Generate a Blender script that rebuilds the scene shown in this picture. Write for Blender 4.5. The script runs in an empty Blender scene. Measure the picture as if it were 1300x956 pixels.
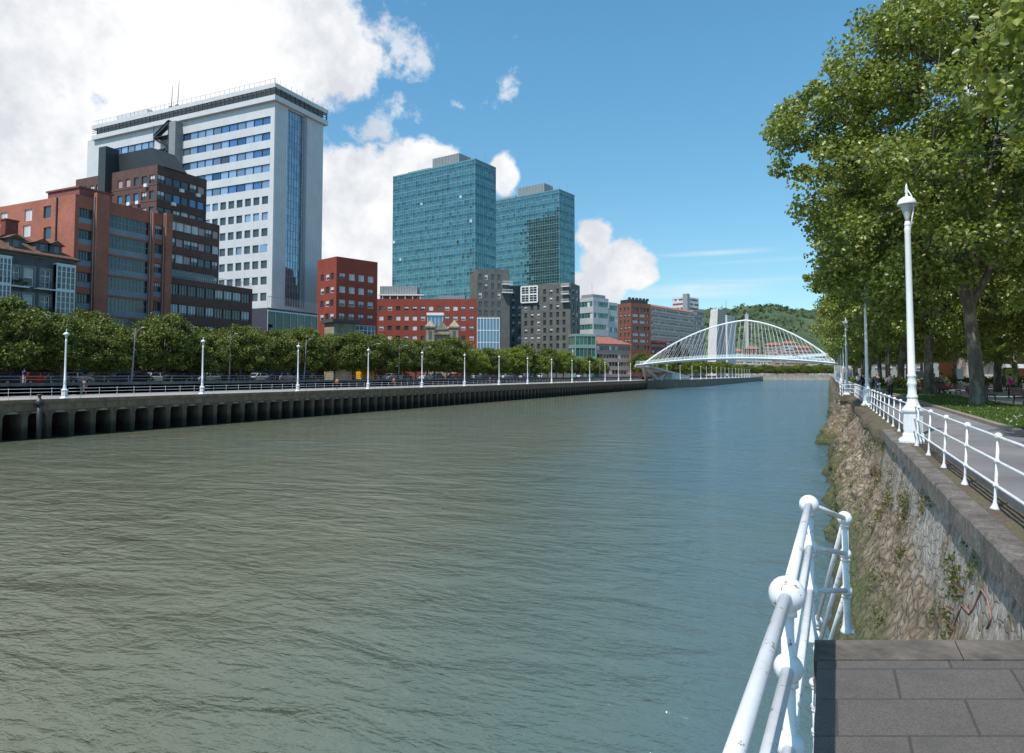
import bpy, math, random
import numpy as np
from mathutils import Vector, Matrix, noise
R = math.radians
random.seed(7)
scene = bpy.context.scene
COL = scene.collection
# ------------------------------------------------------------------ measuring helpers
# World: x across the river (right bank positive), y up-river, z = 0 at the right-bank path.
F = 867.0; YAW = math.atan(402 / 867); TILT = math.atan(42 / 867); EYE = 1.62
FWD = Vector((-math.sin(YAW), math.cos(YAW), 0)); RGT = Vector((math.cos(YAW), math.sin(YAW), 0))
def ray(px, py):
    a, b = (px - 650) / F, (433.5 - py) / F
    h = math.cos(TILT) - b * math.sin(TILT); v = math.sin(TILT) + b * math.cos(TILT)
    return FWD * h + RGT * a + Vector((0, 0, v))            # forward part h
def at_d(px, py, d):
    r = ray(px, py); k = d / r.dot(FWD); return Vector((0, 0, EYE)) + r * k
def at_z(px, py, z):
    r = ray(px, py); return Vector((0, 0, EYE)) + r * ((z - EYE) / r.z)
def at_x(px, x, py=475.5):
    r = ray(px, py); return Vector((0, 0, EYE)) + r * (x / r.x)
# ------------------------------------------------------------------ mesh builder
class MB:
    def __init__(s): s.v = []; s.f = []; s.m = []
    def add(s, vs, fs, m=0):
        b = len(s.v); s.v += [tuple(p) for p in vs]
        for f in fs: s.f.append(tuple(i + b for i in f)); s.m.append(m)
    def quad(s, a, b, c, d, m=0): s.add([a, b, c, d], [(0, 1, 2, 3)], m)
    def box(s, x0, x1, y0, y1, z0, z1, m=0):
        vs = [(x, y, z) for z in (z0, z1) for y in (y0, y1) for x in (x0, x1)]
        s.add(vs, [(0, 2, 3, 1), (4, 5, 7, 6), (0, 1, 5, 4), (2, 6, 7, 3), (0, 4, 6, 2), (1, 3, 7, 5)], m)
    def prism(s, pts, z0, z1, m=0):
        n = len(pts)
        s.add([(x, y, z0) for x, y in pts] + [(x, y, z1) for x, y in pts],
              [tuple(range(n - 1, -1, -1)), tuple(range(n, 2 * n))] + [(i, (i + 1) % n, n + (i + 1) % n, n + i) for i in range(n)], m)
    def bar(s, p, q, w, h=None, m=0):
        p, q = Vector(p), Vector(q); h = h or w
        d = (q - p).normalized(); up = Vector((0, 0, 1)) if abs(d.z) < .99 else Vector((1, 0, 0))
        a = d.cross(up).normalized() * w / 2; b = d.cross(a).normalized() * h / 2
        vs = [e + i * a + j * b for e in (p, q) for i, j in ((-1, -1), (1, -1), (1, 1), (-1, 1))]
        s.add(vs, [(3, 2, 1, 0), (4, 5, 6, 7), (0, 1, 5, 4), (1, 2, 6, 5), (2, 3, 7, 6), (3, 0, 4, 7)], m)
    def tube(s, pts, rad, n=8, m=0):
        pts = [Vector(p) for p in pts]
        if not isinstance(rad, (list, tuple)): rad = [rad] * len(pts)
        vs = []; fs = []
        for i, p in enumerate(pts):
            d = (pts[min(i + 1, len(pts) - 1)] - pts[max(i - 1, 0)]).normalized()
            ref = Vector((1, 0, 0)) if abs(d.x) < .8 else Vector((0, 1, 0))
            a = d.cross(ref).normalized(); b = d.cross(a)
            for k in range(n):
                t = 2 * math.pi * k / n; vs.append(p + (a * math.cos(t) + b * math.sin(t)) * rad[i])
        for i in range(len(pts) - 1):
            for k in range(n): fs.append((i * n + k, i * n + (k + 1) % n, (i + 1) * n + (k + 1) % n, (i + 1) * n + k))
        fs.append(tuple(range(n - 1, -1, -1))); fs.append(tuple((len(pts) - 1) * n + k for k in range(n)))
        s.add(vs, fs, m)
    def lathe(s, prof, n=16, c=(0, 0, 0), m=0):
        vs = []; fs = []
        for r, z in prof:
            for k in range(n):
                t = 2 * math.pi * (k + .5) / n; vs.append((c[0] + r * math.cos(t), c[1] + r * math.sin(t), c[2] + z))
        for i in range(len(prof) - 1):
            for k in range(n): fs.append((i * n + k, i * n + (k + 1) % n, (i + 1) * n + (k + 1) % n, (i + 1) * n + k))
        fs.append(tuple(range(n - 1, -1, -1))); fs.append(tuple((len(prof) - 1) * n + k for k in range(n)))
        s.add(vs, fs, m)
    def ball(s, c, r, n=12, m=0, sq=(1, 1, 1)):
        h = max(4, n // 2)
        vs = [(c[0], c[1], c[2] - r * sq[2])]; fs = []
        for i in range(1, h):
            a = math.pi * i / h
            for k in range(n):
                t = 2 * math.pi * k / n
                vs.append((c[0] + r * sq[0] * math.sin(a) * math.cos(t), c[1] + r * sq[1] * math.sin(a) * math.sin(t), c[2] - r * sq[2] * math.cos(a)))
        vs.append((c[0], c[1], c[2] + r * sq[2]))
        for k in range(n): fs.append((0, 1 + (k + 1) % n, 1 + k)); fs.append((len(vs) - 1, 1 + (h - 2) * n + k, 1 + (h - 2) * n + (k + 1) % n))
        for i in range(h - 2):
            for k in range(n): fs.append((1 + i * n + k, 1 + i * n + (k + 1) % n, 1 + (i + 1) * n + (k + 1) % n, 1 + (i + 1) * n + k))
        s.add(vs, fs, m)
    def mesh(s, name, mats, smooth=False):
        me = bpy.data.meshes.new(name); me.from_pydata(s.v, [], s.f)
        for mt in (mats if isinstance(mats, (list, tuple)) else [mats]): me.materials.append(mt)
        me.polygons.foreach_set('material_index', s.m)
        if smooth:
            me.polygons.foreach_set('use_smooth', [len(f) <= 4 for f in s.f])
        me.update(); return me
    def build(s, name, mats, parent=None, smooth=False, loc=None, rz=None):
        return link(name, s.mesh(name, mats, smooth), parent, loc, rz)
def link(name, me, parent=None, loc=None, rz=None):
    o = bpy.data.objects.new(name, me); COL.objects.link(o)
    if parent is not None: o.parent = parent
    if loc is not None: o.location = loc
    if rz is not None: o.rotation_euler = (0, 0, rz)
    return o
def tag(o, label=None, cat=None, group=None, kind=None):
    if label: o['label'] = label
    if cat: o['category'] = cat
    if group: o['group'] = group
    if kind: o['kind'] = kind
    return o
def thing(name, label, cat, loc=(0, 0, 0), rz=0, group=None):
    o = bpy.data.objects.new(name, None); COL.objects.link(o); o.location = loc; o.rotation_euler = (0, 0, rz)
    o.empty_display_size = .2
    return tag(o, label, cat, group)
KIDS = {}
def copy_tree(o, label=None, loc=None, rz=None, parent=None, kids=None):
    kids = kids if kids is not None else children_map()
    c = o.copy(); COL.objects.link(c)
    if parent is not None: c.parent = parent
    if label: c['label'] = label
    if loc is not None: c.location = loc
    if rz is not None: c.rotation_euler = (0, 0, rz)
    for ch in kids.get(o.name, []): copy_tree(ch, parent=c, kids=kids)
    return c
def children_map():
    k = {}
    for o in COL.objects:
        if o.parent is not None: k.setdefault(o.parent.name, []).append(o)
    return k
ORD = 'first second third fourth fifth sixth seventh eighth ninth tenth eleventh twelfth thirteenth fourteenth fifteenth sixteenth seventeenth eighteenth nineteenth twentieth'.split()
def ordn(i):
    if i < 20: return ORD[i]
    t = {2: 'twenty', 3: 'thirty', 4: 'forty', 5: 'fifty'}[(i + 1) // 10]
    return t + '-' + ORD[(i + 1) % 10 - 1] if (i + 1) % 10 else {3: 'thirtieth', 4: 'fortieth', 5: 'fiftieth'}[(i + 1) // 10]
# ------------------------------------------------------------------ materials
def nodes_of(name):
    m = bpy.data.materials.new(name); m.use_nodes = True; nt = m.node_tree; nt.nodes.clear()
    out = nt.nodes.new('ShaderNodeOutputMaterial'); b = nt.nodes.new('ShaderNodeBsdfPrincipled')
    nt.links.new(b.outputs[0], out.inputs[0]); return m, nt, b, out
def N(nt, typ, **kw):
    n = nt.nodes.new('ShaderNode' + typ)
    for k, v in kw.items():
        if k.startswith('i_'): n.inputs[k[2:].replace('_', ' ')].default_value = v
        else: setattr(n, k, v)
    return n
def pos(nt, scale=(1, 1, 1), coord='world'):
    mp = N(nt, 'Mapping'); mp.inputs['Scale'].default_value = scale
    if coord == 'world': g = N(nt, 'NewGeometry'); nt.links.new(g.outputs['Position'], mp.inputs[0])
    else: g = N(nt, 'TexCoord'); nt.links.new(g.outputs['Object'], mp.inputs[0])
    return mp.outputs[0]
def noise_n(nt, vec, scale, detail=4, rough=.55, dist=0):
    n = N(nt, 'TexNoise'); n.inputs['Scale'].default_value = scale; n.inputs['Detail'].default_value = detail
    n.inputs['Roughness'].default_value = rough; n.inputs['Distortion'].default_value = dist
    nt.links.new(vec, n.inputs['Vector']); return n.outputs['Fac']
def ramp(nt, fac, stops):
    r = N(nt, 'ValToRGB'); e = r.color_ramp.elements
    while len(e) > 1: e.remove(e[0])
    e[0].position = stops[0][0]; e[0].color = (*stops[0][1], 1)
    for p, c in stops[1:]: x = e.new(p); x.color = (*c, 1)
    nt.links.new(fac, r.inputs[0]); return r.outputs[0]
def mixc(nt, fac, a, b, typ='MIX'):
    m = N(nt, 'Mix', data_type='RGBA', blend_type=typ)
    for i, v in ((0, fac), (6, a), (7, b)):
        if isinstance(v, bpy.types.NodeSocket): nt.links.new(v, m.inputs[i])
        else: m.inputs[i].default_value = v if i == 0 else (*v[:3], 1)
    return m.outputs[2]
def bump(nt, b, h, strength=.3, dist=.05, prev=None):
    bp = N(nt, 'Bump'); bp.inputs['Strength'].default_value = strength; bp.inputs['Distance'].default_value = dist
    nt.links.new(h, bp.inputs['Height'])
    if prev is not None: nt.links.new(prev, bp.inputs['Normal'])
    if b is not None: nt.links.new(bp.outputs[0], b.inputs['Normal'])
    return bp.outputs[0]
def mth(nt, op, a, b=None, c=None):
    m = N(nt, 'Math', operation=op)
    for i, v in enumerate((a, b, c)):
        if v is None: continue
        if isinstance(v, bpy.types.NodeSocket): nt.links.new(v, m.inputs[i])
        else: m.inputs[i].default_value = v
    return m.outputs[0]
def smooth(nt, v, a, b):
    m = N(nt, 'MapRange', interpolation_type='SMOOTHSTEP'); nt.links.new(v, m.inputs[0])
    m.inputs[1].default_value = a; m.inputs[2].default_value = b; return m.outputs[0]
MATC = {}
def mat(name, col, rough=.6, metal=0, var=.15, scale=1.5, streak=0, bmp=0, bscale=20, spec=.5, brick=None):
    """plain procedural material: base colour broken up by noise, optional rain streaks, bump, brick courses"""
    if name in MATC: return MATC[name]
    m, nt, b, out = nodes_of(name)
    v = pos(nt)
    f = noise_n(nt, v, scale, 5, .6)
    lo = tuple(max(0, c * (1 - var)) for c in col); hi = tuple(min(1, c * (1 + var)) for c in col)
    c = ramp(nt, f, [(.3, lo), (.7, hi)])
    if brick:
        bt = N(nt, 'TexBrick'); bt.inputs['Scale'].default_value = 1; bt.inputs['Brick Width'].default_value = brick[0]; bt.inputs['Row Height'].default_value = brick[1]
        bt.inputs['Mortar Size'].default_value = brick[2]; bt.inputs['Color1'].default_value = (1, 1, 1, 1); bt.inputs['Color2'].default_value = (.78, .78, .78, 1)
        bt.inputs['Mortar'].default_value = (.6, .6, .6, 1)
        # courses run level round the building: (x + y, z)
        sp = N(nt, 'SeparateXYZ'); nt.links.new(v, sp.inputs[0]); cb = N(nt, 'CombineXYZ')
        nt.links.new(mth(nt, 'ADD', sp.outputs[0], sp.outputs[1]), cb.inputs[0]); nt.links.new(sp.outputs[2], cb.inputs[1])
        nt.links.new(cb.outputs[0], bt.inputs['Vector'])
        c = mixc(nt, .8, c, bt.outputs['Color'], 'MULTIPLY')
    if streak:
        s = noise_n(nt, pos(nt, (1.2, 1.2, .12)), 1.3, 4, .6)
        c = mixc(nt, mth(nt, 'MULTIPLY', smooth(nt, s, .48, .72), streak), c, tuple(k * .45 for k in col))
    nt.links.new(c, b.inputs['Base Color'])
    b.inputs['Roughness'].default_value = rough; b.inputs['Metallic'].default_value = metal
    b.inputs['Specular IOR Level'].default_value = spec
    if bmp: bump(nt, b, noise_n(nt, v, bscale, 4), bmp, .02)
    MATC[name] = m; return m
def glass_mat(name, col, rough=.06, metal=.0, var=.35, spec=.9, tilt=0):
    if name in MATC: return MATC[name]
    m, nt, b, out = nodes_of(name)
    g = N(nt, 'NewGeometry')
    lo = tuple(c * (1 - var) for c in col); hi = tuple(min(1, c * (1 + var)) for c in col)
    c = ramp(nt, g.outputs['Random Per Island'], [(0, lo), (1, hi)])
    nt.links.new(c, b.inputs['Base Color']); b.inputs['Roughness'].default_value = rough; b.inputs['Metallic'].default_value = metal
    b.inputs['Specular IOR Level'].default_value = spec
    bump(nt, b, noise_n(nt, pos(nt), .8, 2), .04, .05)
    MATC[name] = m; return m
def island_mat(name, cols, rough=.6, metal=0):
    """one of several colours per loose piece"""
    m, nt, b, out = nodes_of(name)
    g = N(nt, 'NewGeometry'); c = ramp(nt, g.outputs['Random Per Island'], [(i / len(cols), c) for i, c in enumerate(cols)])
    c.node.color_ramp.interpolation = 'CONSTANT'
    nt.links.new(c, b.inputs['Base Color']); b.inputs['Roughness'].default_value = rough; b.inputs['Metallic'].default_value = metal
    MATC[name] = m; return m
M_white = mat('white_paint', (.68, .69, .71), .38, var=.05, scale=3, streak=.12)
# chipped and rust-specked railing paint
def rail_paint():
    m, nt, b, out = nodes_of('railing_paint')
    v = pos(nt)
    f = noise_n(nt, v, 16, 5, .7); g = noise_n(nt, v, 3, 3)
    c = mixc(nt, smooth(nt, g, .35, .7), (.72, .73, .75), (.63, .64, .65))
    c = mixc(nt, smooth(nt, f, .615, .65), c, (.26, .17, .13))
    gr_ = noise_n(nt, pos(nt, (1, 1, .5)), 7, 6, .75)
    c = mixc(nt, mth(nt, 'MULTIPLY', smooth(nt, gr_, .52, .72), .45), c, (.42, .38, .33))
    nt.links.new(c, b.inputs['Base Color']); b.inputs['Roughness'].default_value = .45
    bump(nt, b, noise_n(nt, v, 60, 4), .15, .003); return m
M_rail = rail_paint()
M_black = mat('dark_metal', (.03, .03, .035), .45)
M_grey = mat('grey_metal', (.25, .26, .27), .45)
M_frame = mat('white_frame', (.7, .71, .72), .5, var=.05)
M_dframe = mat('dark_frame', (.05, .055, .06), .5)
M_glass = glass_mat('dark_glass', (.035, .045, .055))
M_glassb = glass_mat('blue_glass', (.10, .19, .30), metal=.5, rough=.05)
M_blind = glass_mat('window_blind', (.55, .54, .55), rough=.5, var=.2, spec=.4)
M_pink = glass_mat('pink_blind', (.42, .30, .30), rough=.4, var=.3, spec=.5)
# ------------------------------------------------------------------ camera, world, sun
cam = bpy.data.cameras.new('camera'); cam.sensor_width = 36; cam.lens = F / 1300 * 36; cam.shift_y = -44.5 / 1300
cam.clip_start = .05; cam.clip_end = 9000
co = bpy.data.objects.new('camera', cam); COL.objects.link(co); co.location = (0, 0, EYE); co.rotation_euler = (R(90) + TILT, 0, YAW)
scene.camera = co
SUN = Vector((-.24, -.97, 0)).normalized(); SEL = R(58)
SUN = Vector((SUN.x * math.cos(SEL), SUN.y * math.cos(SEL), math.sin(SEL)))
sl = bpy.data.lights.new('sun', 'SUN'); sl.energy = 4.0; sl.angle = R(.53); sl.color = (1, .955, .89)
so = bpy.data.objects.new('sun', sl); COL.objects.link(so); so.location = (-20, -90, 95)
so.rotation_euler = (-SUN).to_track_quat('-Z', 'Y').to_euler()
w = bpy.data.worlds.new('World'); scene.world = w; w.use_nodes = True
nt = w.node_tree; nt.nodes.clear()
wo = N(nt, 'OutputWorld'); bg = N(nt, 'Background'); bg.inputs['Strength'].default_value = .13
nt.links.new(bg.outputs[0], wo.inputs[0])
sky = N(nt, 'TexSky', sky_type='NISHITA', sun_disc=False, sun_elevation=SEL, sun_rotation=math.atan2(SUN.x, SUN.y), altitude=10, air_density=1.0, dust_density=.35, ozone_density=1.6)
g = N(nt, 'NewGeometry'); inc = N(nt, 'VectorMath', operation='SCALE'); inc.inputs['Scale'].default_value = -1
nt.links.new(g.outputs['Incoming'], inc.inputs[0])
D = inc.outputs[0]
sp = N(nt, 'SeparateXYZ'); nt.links.new(D, sp.inputs[0])
# the sky's own compass: azimuth and elevation of the direction looked at
az = mth(nt, 'ARCTAN2', sp.outputs[0], sp.outputs[1]); el = mth(nt, 'ARCSINE', sp.outputs[2])
def azel(px, py):
    r = ray(px, py).normalized(); return math.atan2(r.x, r.y), math.asin(r.z)
AE = N(nt, 'CombineXYZ'); nt.links.new(az, AE.inputs[0]); nt.links.new(el, AE.inputs[1])
wv = N(nt, 'TexNoise'); wv.inputs['Scale'].default_value = 7; wv.inputs['Detail'].default_value = 7; wv.inputs['Roughness'].default_value = .62
nt.links.new(D, wv.inputs['Vector'])
wv2 = N(nt, 'TexNoise'); wv2.inputs['Scale'].default_value = 26; wv2.inputs['Detail'].default_value = 6; wv2.inputs['Roughness'].default_value = .6
nt.links.new(D, wv2.inputs['Vector'])
def blob(px, py, rx, ry, k=1.0):
    a, e = azel(px, py)
    sb = N(nt, 'VectorMath', operation='SUBTRACT'); nt.links.new(AE.outputs[0], sb.inputs[0]); sb.inputs[1].default_value = (a, e, 0)
    ml = N(nt, 'VectorMath', operation='MULTIPLY'); nt.links.new(sb.outputs[0], ml.inputs[0]); ml.inputs[1].default_value = (F / rx, F / ry, 0)
    ln = N(nt, 'VectorMath', operation='LENGTH'); nt.links.new(ml.outputs[0], ln.inputs[0])
    return mth(nt, 'MULTIPLY', mth(nt, 'SUBTRACT', 1, ln.outputs['Value']), k)
def field(bl):
    f = None
    for q in bl:
        x = blob(*q)
        f = x if f is None else mth(nt, 'MAXIMUM', f, x)
    return f
big = field([(60, 60, 330, 190), (250, 60, 230, 160), (400, 70, 100, 95), (40, 240, 230, 150), (160, 200, 130, 120), (-250, 100, 400, 400), (-100, -250, 520, 260), (200, -160, 330, 120),
             (450, 260, 100, 95), (520, 225, 70, 50), (460, 340, 110, 50), (775, 335, 50, 42), (755, 300, 32, 30), (745, 365, 60, 28), (640, 222, 22, 30), (800, 350, 34, 20), (560, -420, 260, 120), (1290, 60, 60, 60)])
thin = field([(515, 60, 42, 42, .8), (535, 75, 22, 30, .8), (505, 140, 50, 28, .8), (470, 100, 40, 60, .4), (640, 120, 22, 24, .45), (572, 125, 18, 18, .45), (480, 165, 50, 30, .6)])
n1 = mth(nt, 'SUBTRACT', wv.outputs['Fac'], .5); n2 = mth(nt, 'SUBTRACT', wv2.outputs['Fac'], .5)
fb = mth(nt, 'ADD', big, mth(nt, 'ADD', mth(nt, 'MULTIPLY', n1, 1.5), mth(nt, 'MULTIPLY', n2, .95)))
gap = field([(100, 118, 95, 30), (430, 150, 70, 40)])
fb = mth(nt, 'SUBTRACT', fb, mth(nt, 'MULTIPLY', mth(nt, 'MAXIMUM', mth(nt, 'ADD', gap, mth(nt, 'MULTIPLY', n2, 4.0)), 0), .42))
mb_ = smooth(nt, fb, .0, .30)
ft = mth(nt, 'ADD', thin, mth(nt, 'ADD', mth(nt, 'MULTIPLY', n1, 1.2), mth(nt, 'MULTIPLY', n2, 3.0)))
mt_ = mth(nt, 'MULTIPLY', smooth(nt, ft, .15, .85), .75)
# thin streaks low over the hill
st = N(nt, 'TexNoise'); st.inputs['Scale'].default_value = 1; st.inputs['Detail'].default_value = 4
mpn = N(nt, 'Mapping'); mpn.inputs['Scale'].default_value = (2.2, 60, 1); nt.links.new(AE.outputs[0], mpn.inputs[0]); nt.links.new(mpn.outputs[0], st.inputs['Vector'])
sb_ = field([(900, 322, 130, 7, 1), (880, 365, 170, 26, .8), (960, 345, 160, 30, .5)])
ms_ = mth(nt, 'MULTIPLY', smooth(nt, mth(nt, 'ADD', sb_, mth(nt, 'MULTIPLY', mth(nt, 'SUBTRACT', st.outputs['Fac'], .5), 1.6)), .2, 1.0), .38)
mask = mth(nt, 'MAXIMUM', mb_, mth(nt, 'MAXIMUM', mt_, ms_))
sh = N(nt, 'TexNoise'); sh.inputs['Scale'].default_value = 4.5; sh.inputs['Detail'].default_value = 5
sof = N(nt, 'VectorMath', operation='ADD'); nt.links.new(D, sof.inputs[0]); sof.inputs[1].default_value = (3.1, .4, .06); nt.links.new(sof.outputs[0], sh.inputs['Vector'])
cc = ramp(nt, mth(nt, 'ADD', sh.outputs['Fac'], mth(nt, 'MULTIPLY', n2, .55)), [(.38, (6.5, 6.5, 6.5)), (.50, (5.7, 5.8, 5.95)), (.66, (4.5, 4.65, 4.95))])
SKY_TINT = (.92, 1.22, 1.22)
tint = mixc(nt, 1.0, sky.outputs[0], ramp(nt, el, [(.0, (.66, .80, .84)), (.12, (.64, .88, .88)), (.45, (.66, 1.13, 1.15))]), 'MULTIPLY')
final = mixc(nt, mask, tint, cc)
nt.links.new(final, bg.inputs['Color'])
scene.view_settings.view_transform = 'Standard'; scene.view_settings.look = 'None'; scene.view_settings.gamma = 1; scene.view_settings.exposure = .32
scene.cycles.max_bounces = 6; scene.cycles.diffuse_bounces = 2; scene.cycles.glossy_bounces = 3; scene.cycles.transmission_bounces = 4; scene.cycles.transparent_max_bounces = 6
scene.cycles.use_denoising = True; scene.cycles.sample_clamp_indirect = 6
# ------------------------------------------------------------------ water, ground
WZ = -4.1; QZ = -.62; SZ = .4; GX = -64.0
def water_mat():
    """murky body (flat, lit from within) under a rippled reflecting surface mixed by Fresnel"""
    m, nt, b, out = nodes_of('river_water'); nt.nodes.remove(b)
    v = pos(nt)
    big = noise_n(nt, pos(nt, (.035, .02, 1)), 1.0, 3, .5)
    # sky and cloud reflection painted into the body colour: olive left, blue right, oblique edge
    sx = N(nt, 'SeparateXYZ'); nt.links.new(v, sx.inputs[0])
    refl_tint = mth(nt, 'ADD', mth(nt, 'MULTIPLY', mth(nt, 'SUBTRACT', big, .5), 1.6), mth(nt, 'SUBTRACT', 1, smooth(nt, mth(nt, 'ADD', sx.outputs[0], mth(nt, 'MULTIPLY', sx.outputs[1], .20)), -16, 6)))
    c = ramp(nt, refl_tint, [(.05, (.062, .128, .165)), (.5, (.092, .136, .120)), (.98, (.122, .128, .082))])
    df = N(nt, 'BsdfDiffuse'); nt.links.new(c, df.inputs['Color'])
    h1 = noise_n(nt, pos(nt, (.30, .62, 1)), 1.0, 3, .5, .8)
    h2 = noise_n(nt, pos(nt, (1.1, 2.3, 1)), 1.6, 4, .55, .5)
    h3 = noise_n(nt, pos(nt, (3.4, 6, 1)), 2.4, 3, .6, .3)
    patch = noise_n(nt, pos(nt, (.07, .035, 1)), 1, 4, .6)
    h0 = noise_n(nt, pos(nt, (.10, .22, 1)), 1.0, 2, .5, 1.0)
    n = bump(nt, None, h0, 1.0, .26)
    n = bump(nt, None, h1, 1.0, .30, n)
    n = bump(nt, None, h2, 1.0, .095, n)
    bp = N(nt, 'Bump'); bp.inputs['Distance'].default_value = .026; nt.links.new(h3, bp.inputs['Height']); nt.links.new(n, bp.inputs['Normal'])
    nt.links.new(mth(nt, 'ADD', mth(nt, 'MULTIPLY', smooth(nt, patch, .35, .65), .7), .3), bp.inputs['Strength'])
    gl = N(nt, 'BsdfGlossy'); gl.inputs['Roughness'].default_value = .06; gl.inputs['Color'].default_value = (.96, .98, 1, 1); nt.links.new(bp.outputs[0], gl.inputs['Normal'])
    fr = N(nt, 'Fresnel'); fr.inputs['IOR'].default_value = 1.5; nt.links.new(bp.outputs[0], fr.inputs['Normal'])
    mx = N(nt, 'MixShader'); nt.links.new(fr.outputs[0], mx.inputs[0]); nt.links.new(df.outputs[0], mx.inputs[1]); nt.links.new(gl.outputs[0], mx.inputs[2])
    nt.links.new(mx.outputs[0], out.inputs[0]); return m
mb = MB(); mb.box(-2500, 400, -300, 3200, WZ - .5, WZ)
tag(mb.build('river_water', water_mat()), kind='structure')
def sheet(name, pts, z, m, thick=.3, top_only=False):
    mb = MB(); mb.prism(pts, z - thick, z); o = mb.build(name, m); tag(o, kind='structure'); return o
def paving_mat(name, c1, c2, w, h, joint, rough=.75):
    m, nt, b, out = nodes_of(name); v = pos(nt)
    bt = N(nt, 'TexBrick'); bt.inputs['Scale'].default_value = 1; bt.inputs['Brick Width'].default_value = w; bt.inputs['Row Height'].default_value = h; bt.inputs['Mortar Size'].default_value = joint
    bt.inputs['Color1'].default_value = (*c1, 1); bt.inputs['Color2'].default_value = (*c2, 1); bt.inputs['Mortar'].default_value = (*[k * .4 for k in c1], 1)
    nt.links.new(v, bt.inputs['Vector'])
    c = mixc(nt, mth(nt, 'MULTIPLY', smooth(nt, noise_n(nt, v, .7, 6, .65), .3, .75), .5), bt.outputs['Color'], tuple(k * .5 for k in c1))
    f = noise_n(nt, v, 90, 3, .7)
    c = mixc(nt, .5, c, ramp(nt, f, [(.35, (.55,) * 3), (.65, (1,) * 3)]), 'MULTIPLY')
    nt.links.new(c, b.inputs['Base Color']); b.inputs['Roughness'].default_value = rough
    n = bump(nt, None, f, .3, .004); bump(nt, b, bt.outputs['Fac'], -.5, .006, n); return m
M_asph = mat('asphalt', (.055, .055, .06), .85, var=.25, scale=.4, bmp=.2, bscale=80)
M_path = mat('worn_path', (.17, .165, .17), .85, var=.25, scale=.5, bmp=.2, bscale=90)
M_quay = mat('quay_paving', (.30, .28, .26), .85, var=.15, scale=.5)
M_plaza = mat('plaza_gravel', (.36, .32, .29), .9, var=.15, scale=.5, bmp=.2, bscale=60)
M_conc = mat('concrete', (.33, .32, .29), .8, var=.2, scale=.8, streak=.5, bmp=.15)
M_dconc = mat('dark_concrete', (.18, .13, .085), .85, var=.3, scale=1.2, streak=.7, bmp=.2)
M_kerb = mat('kerb_stone', (.24, .20, .16), .85, var=.2)
def grass_mat():
    m, nt, b, out = nodes_of('lawn_grass'); v = pos(nt)
    c = ramp(nt, noise_n(nt, v, 1.4, 6, .7), [(.3, (.035, .075, .012)), (.6, (.07, .13, .02)), (.8, (.12, .13, .04))])
    nt.links.new(c, b.inputs['Base Color']); b.inputs['Roughness'].default_value = .8; bump(nt, b, noise_n(nt, v, 40, 3), .6, .03); return m
M_grass = grass_mat()
# left bank: street level sheet reaching the horizon, lower quay promenade in front of it
sheet('street_ground', [(-3000, -300), (-76, -300), (-76, 700), (-3000, 700)], SZ, M_asph, 6)
sheet('pavement', [(-84, -40), (-76.2, -40), (-76.2, 560), (-84, 560)], SZ + .12, M_quay, .3)
sheet('facade_pavement', [(-99, -40), (-93, -40), (-93, 560), (-99, 560)], SZ + .12, M_quay, .3)
for i in range(9):
    pass
sheet('quay_path', [(-76, -40), (GX - .2, -40), (GX - .2, 262), (-55.6, 330), (-55.6, 648), (-76, 648)], QZ, M_quay, 1.2)
sheet('far_ground', [(-3000, 762), (2600, 762), (2600, 5200), (-3000, 5200)], -.4, M_grass, 6)
# right bank
sheet('right_ground', [(8.6, -60), (1600, -60), (1600, 762), (8.6, 762)], .0, M_plaza, 5)
sheet('promenade_path', [(2.15, -60), (4.6, -60), (4.6, 762), (2.15, 762)], 0.0, M_path, 5)
sheet('lawn_ground', [(4.82, -60), (8.6, -60), (8.6, 762), (4.82, 762)], .06, M_grass, 5)
mb = MB()
for k in range(200): mb.box(4.6, 4.82, -10 + k * 1.5, -10 + k * 1.5 + 1.49, -.1, .11)
tag(mb.build('path_kerb', M_kerb), kind='structure')
mb = MB()
for k in range(120): mb.box(8.5, 8.64, -10 + k * 2.5, -10 + k * 2.5 + 2.49, -.1, .1)
tag(mb.build('lawn_kerb', M_kerb), kind='structure')
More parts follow.
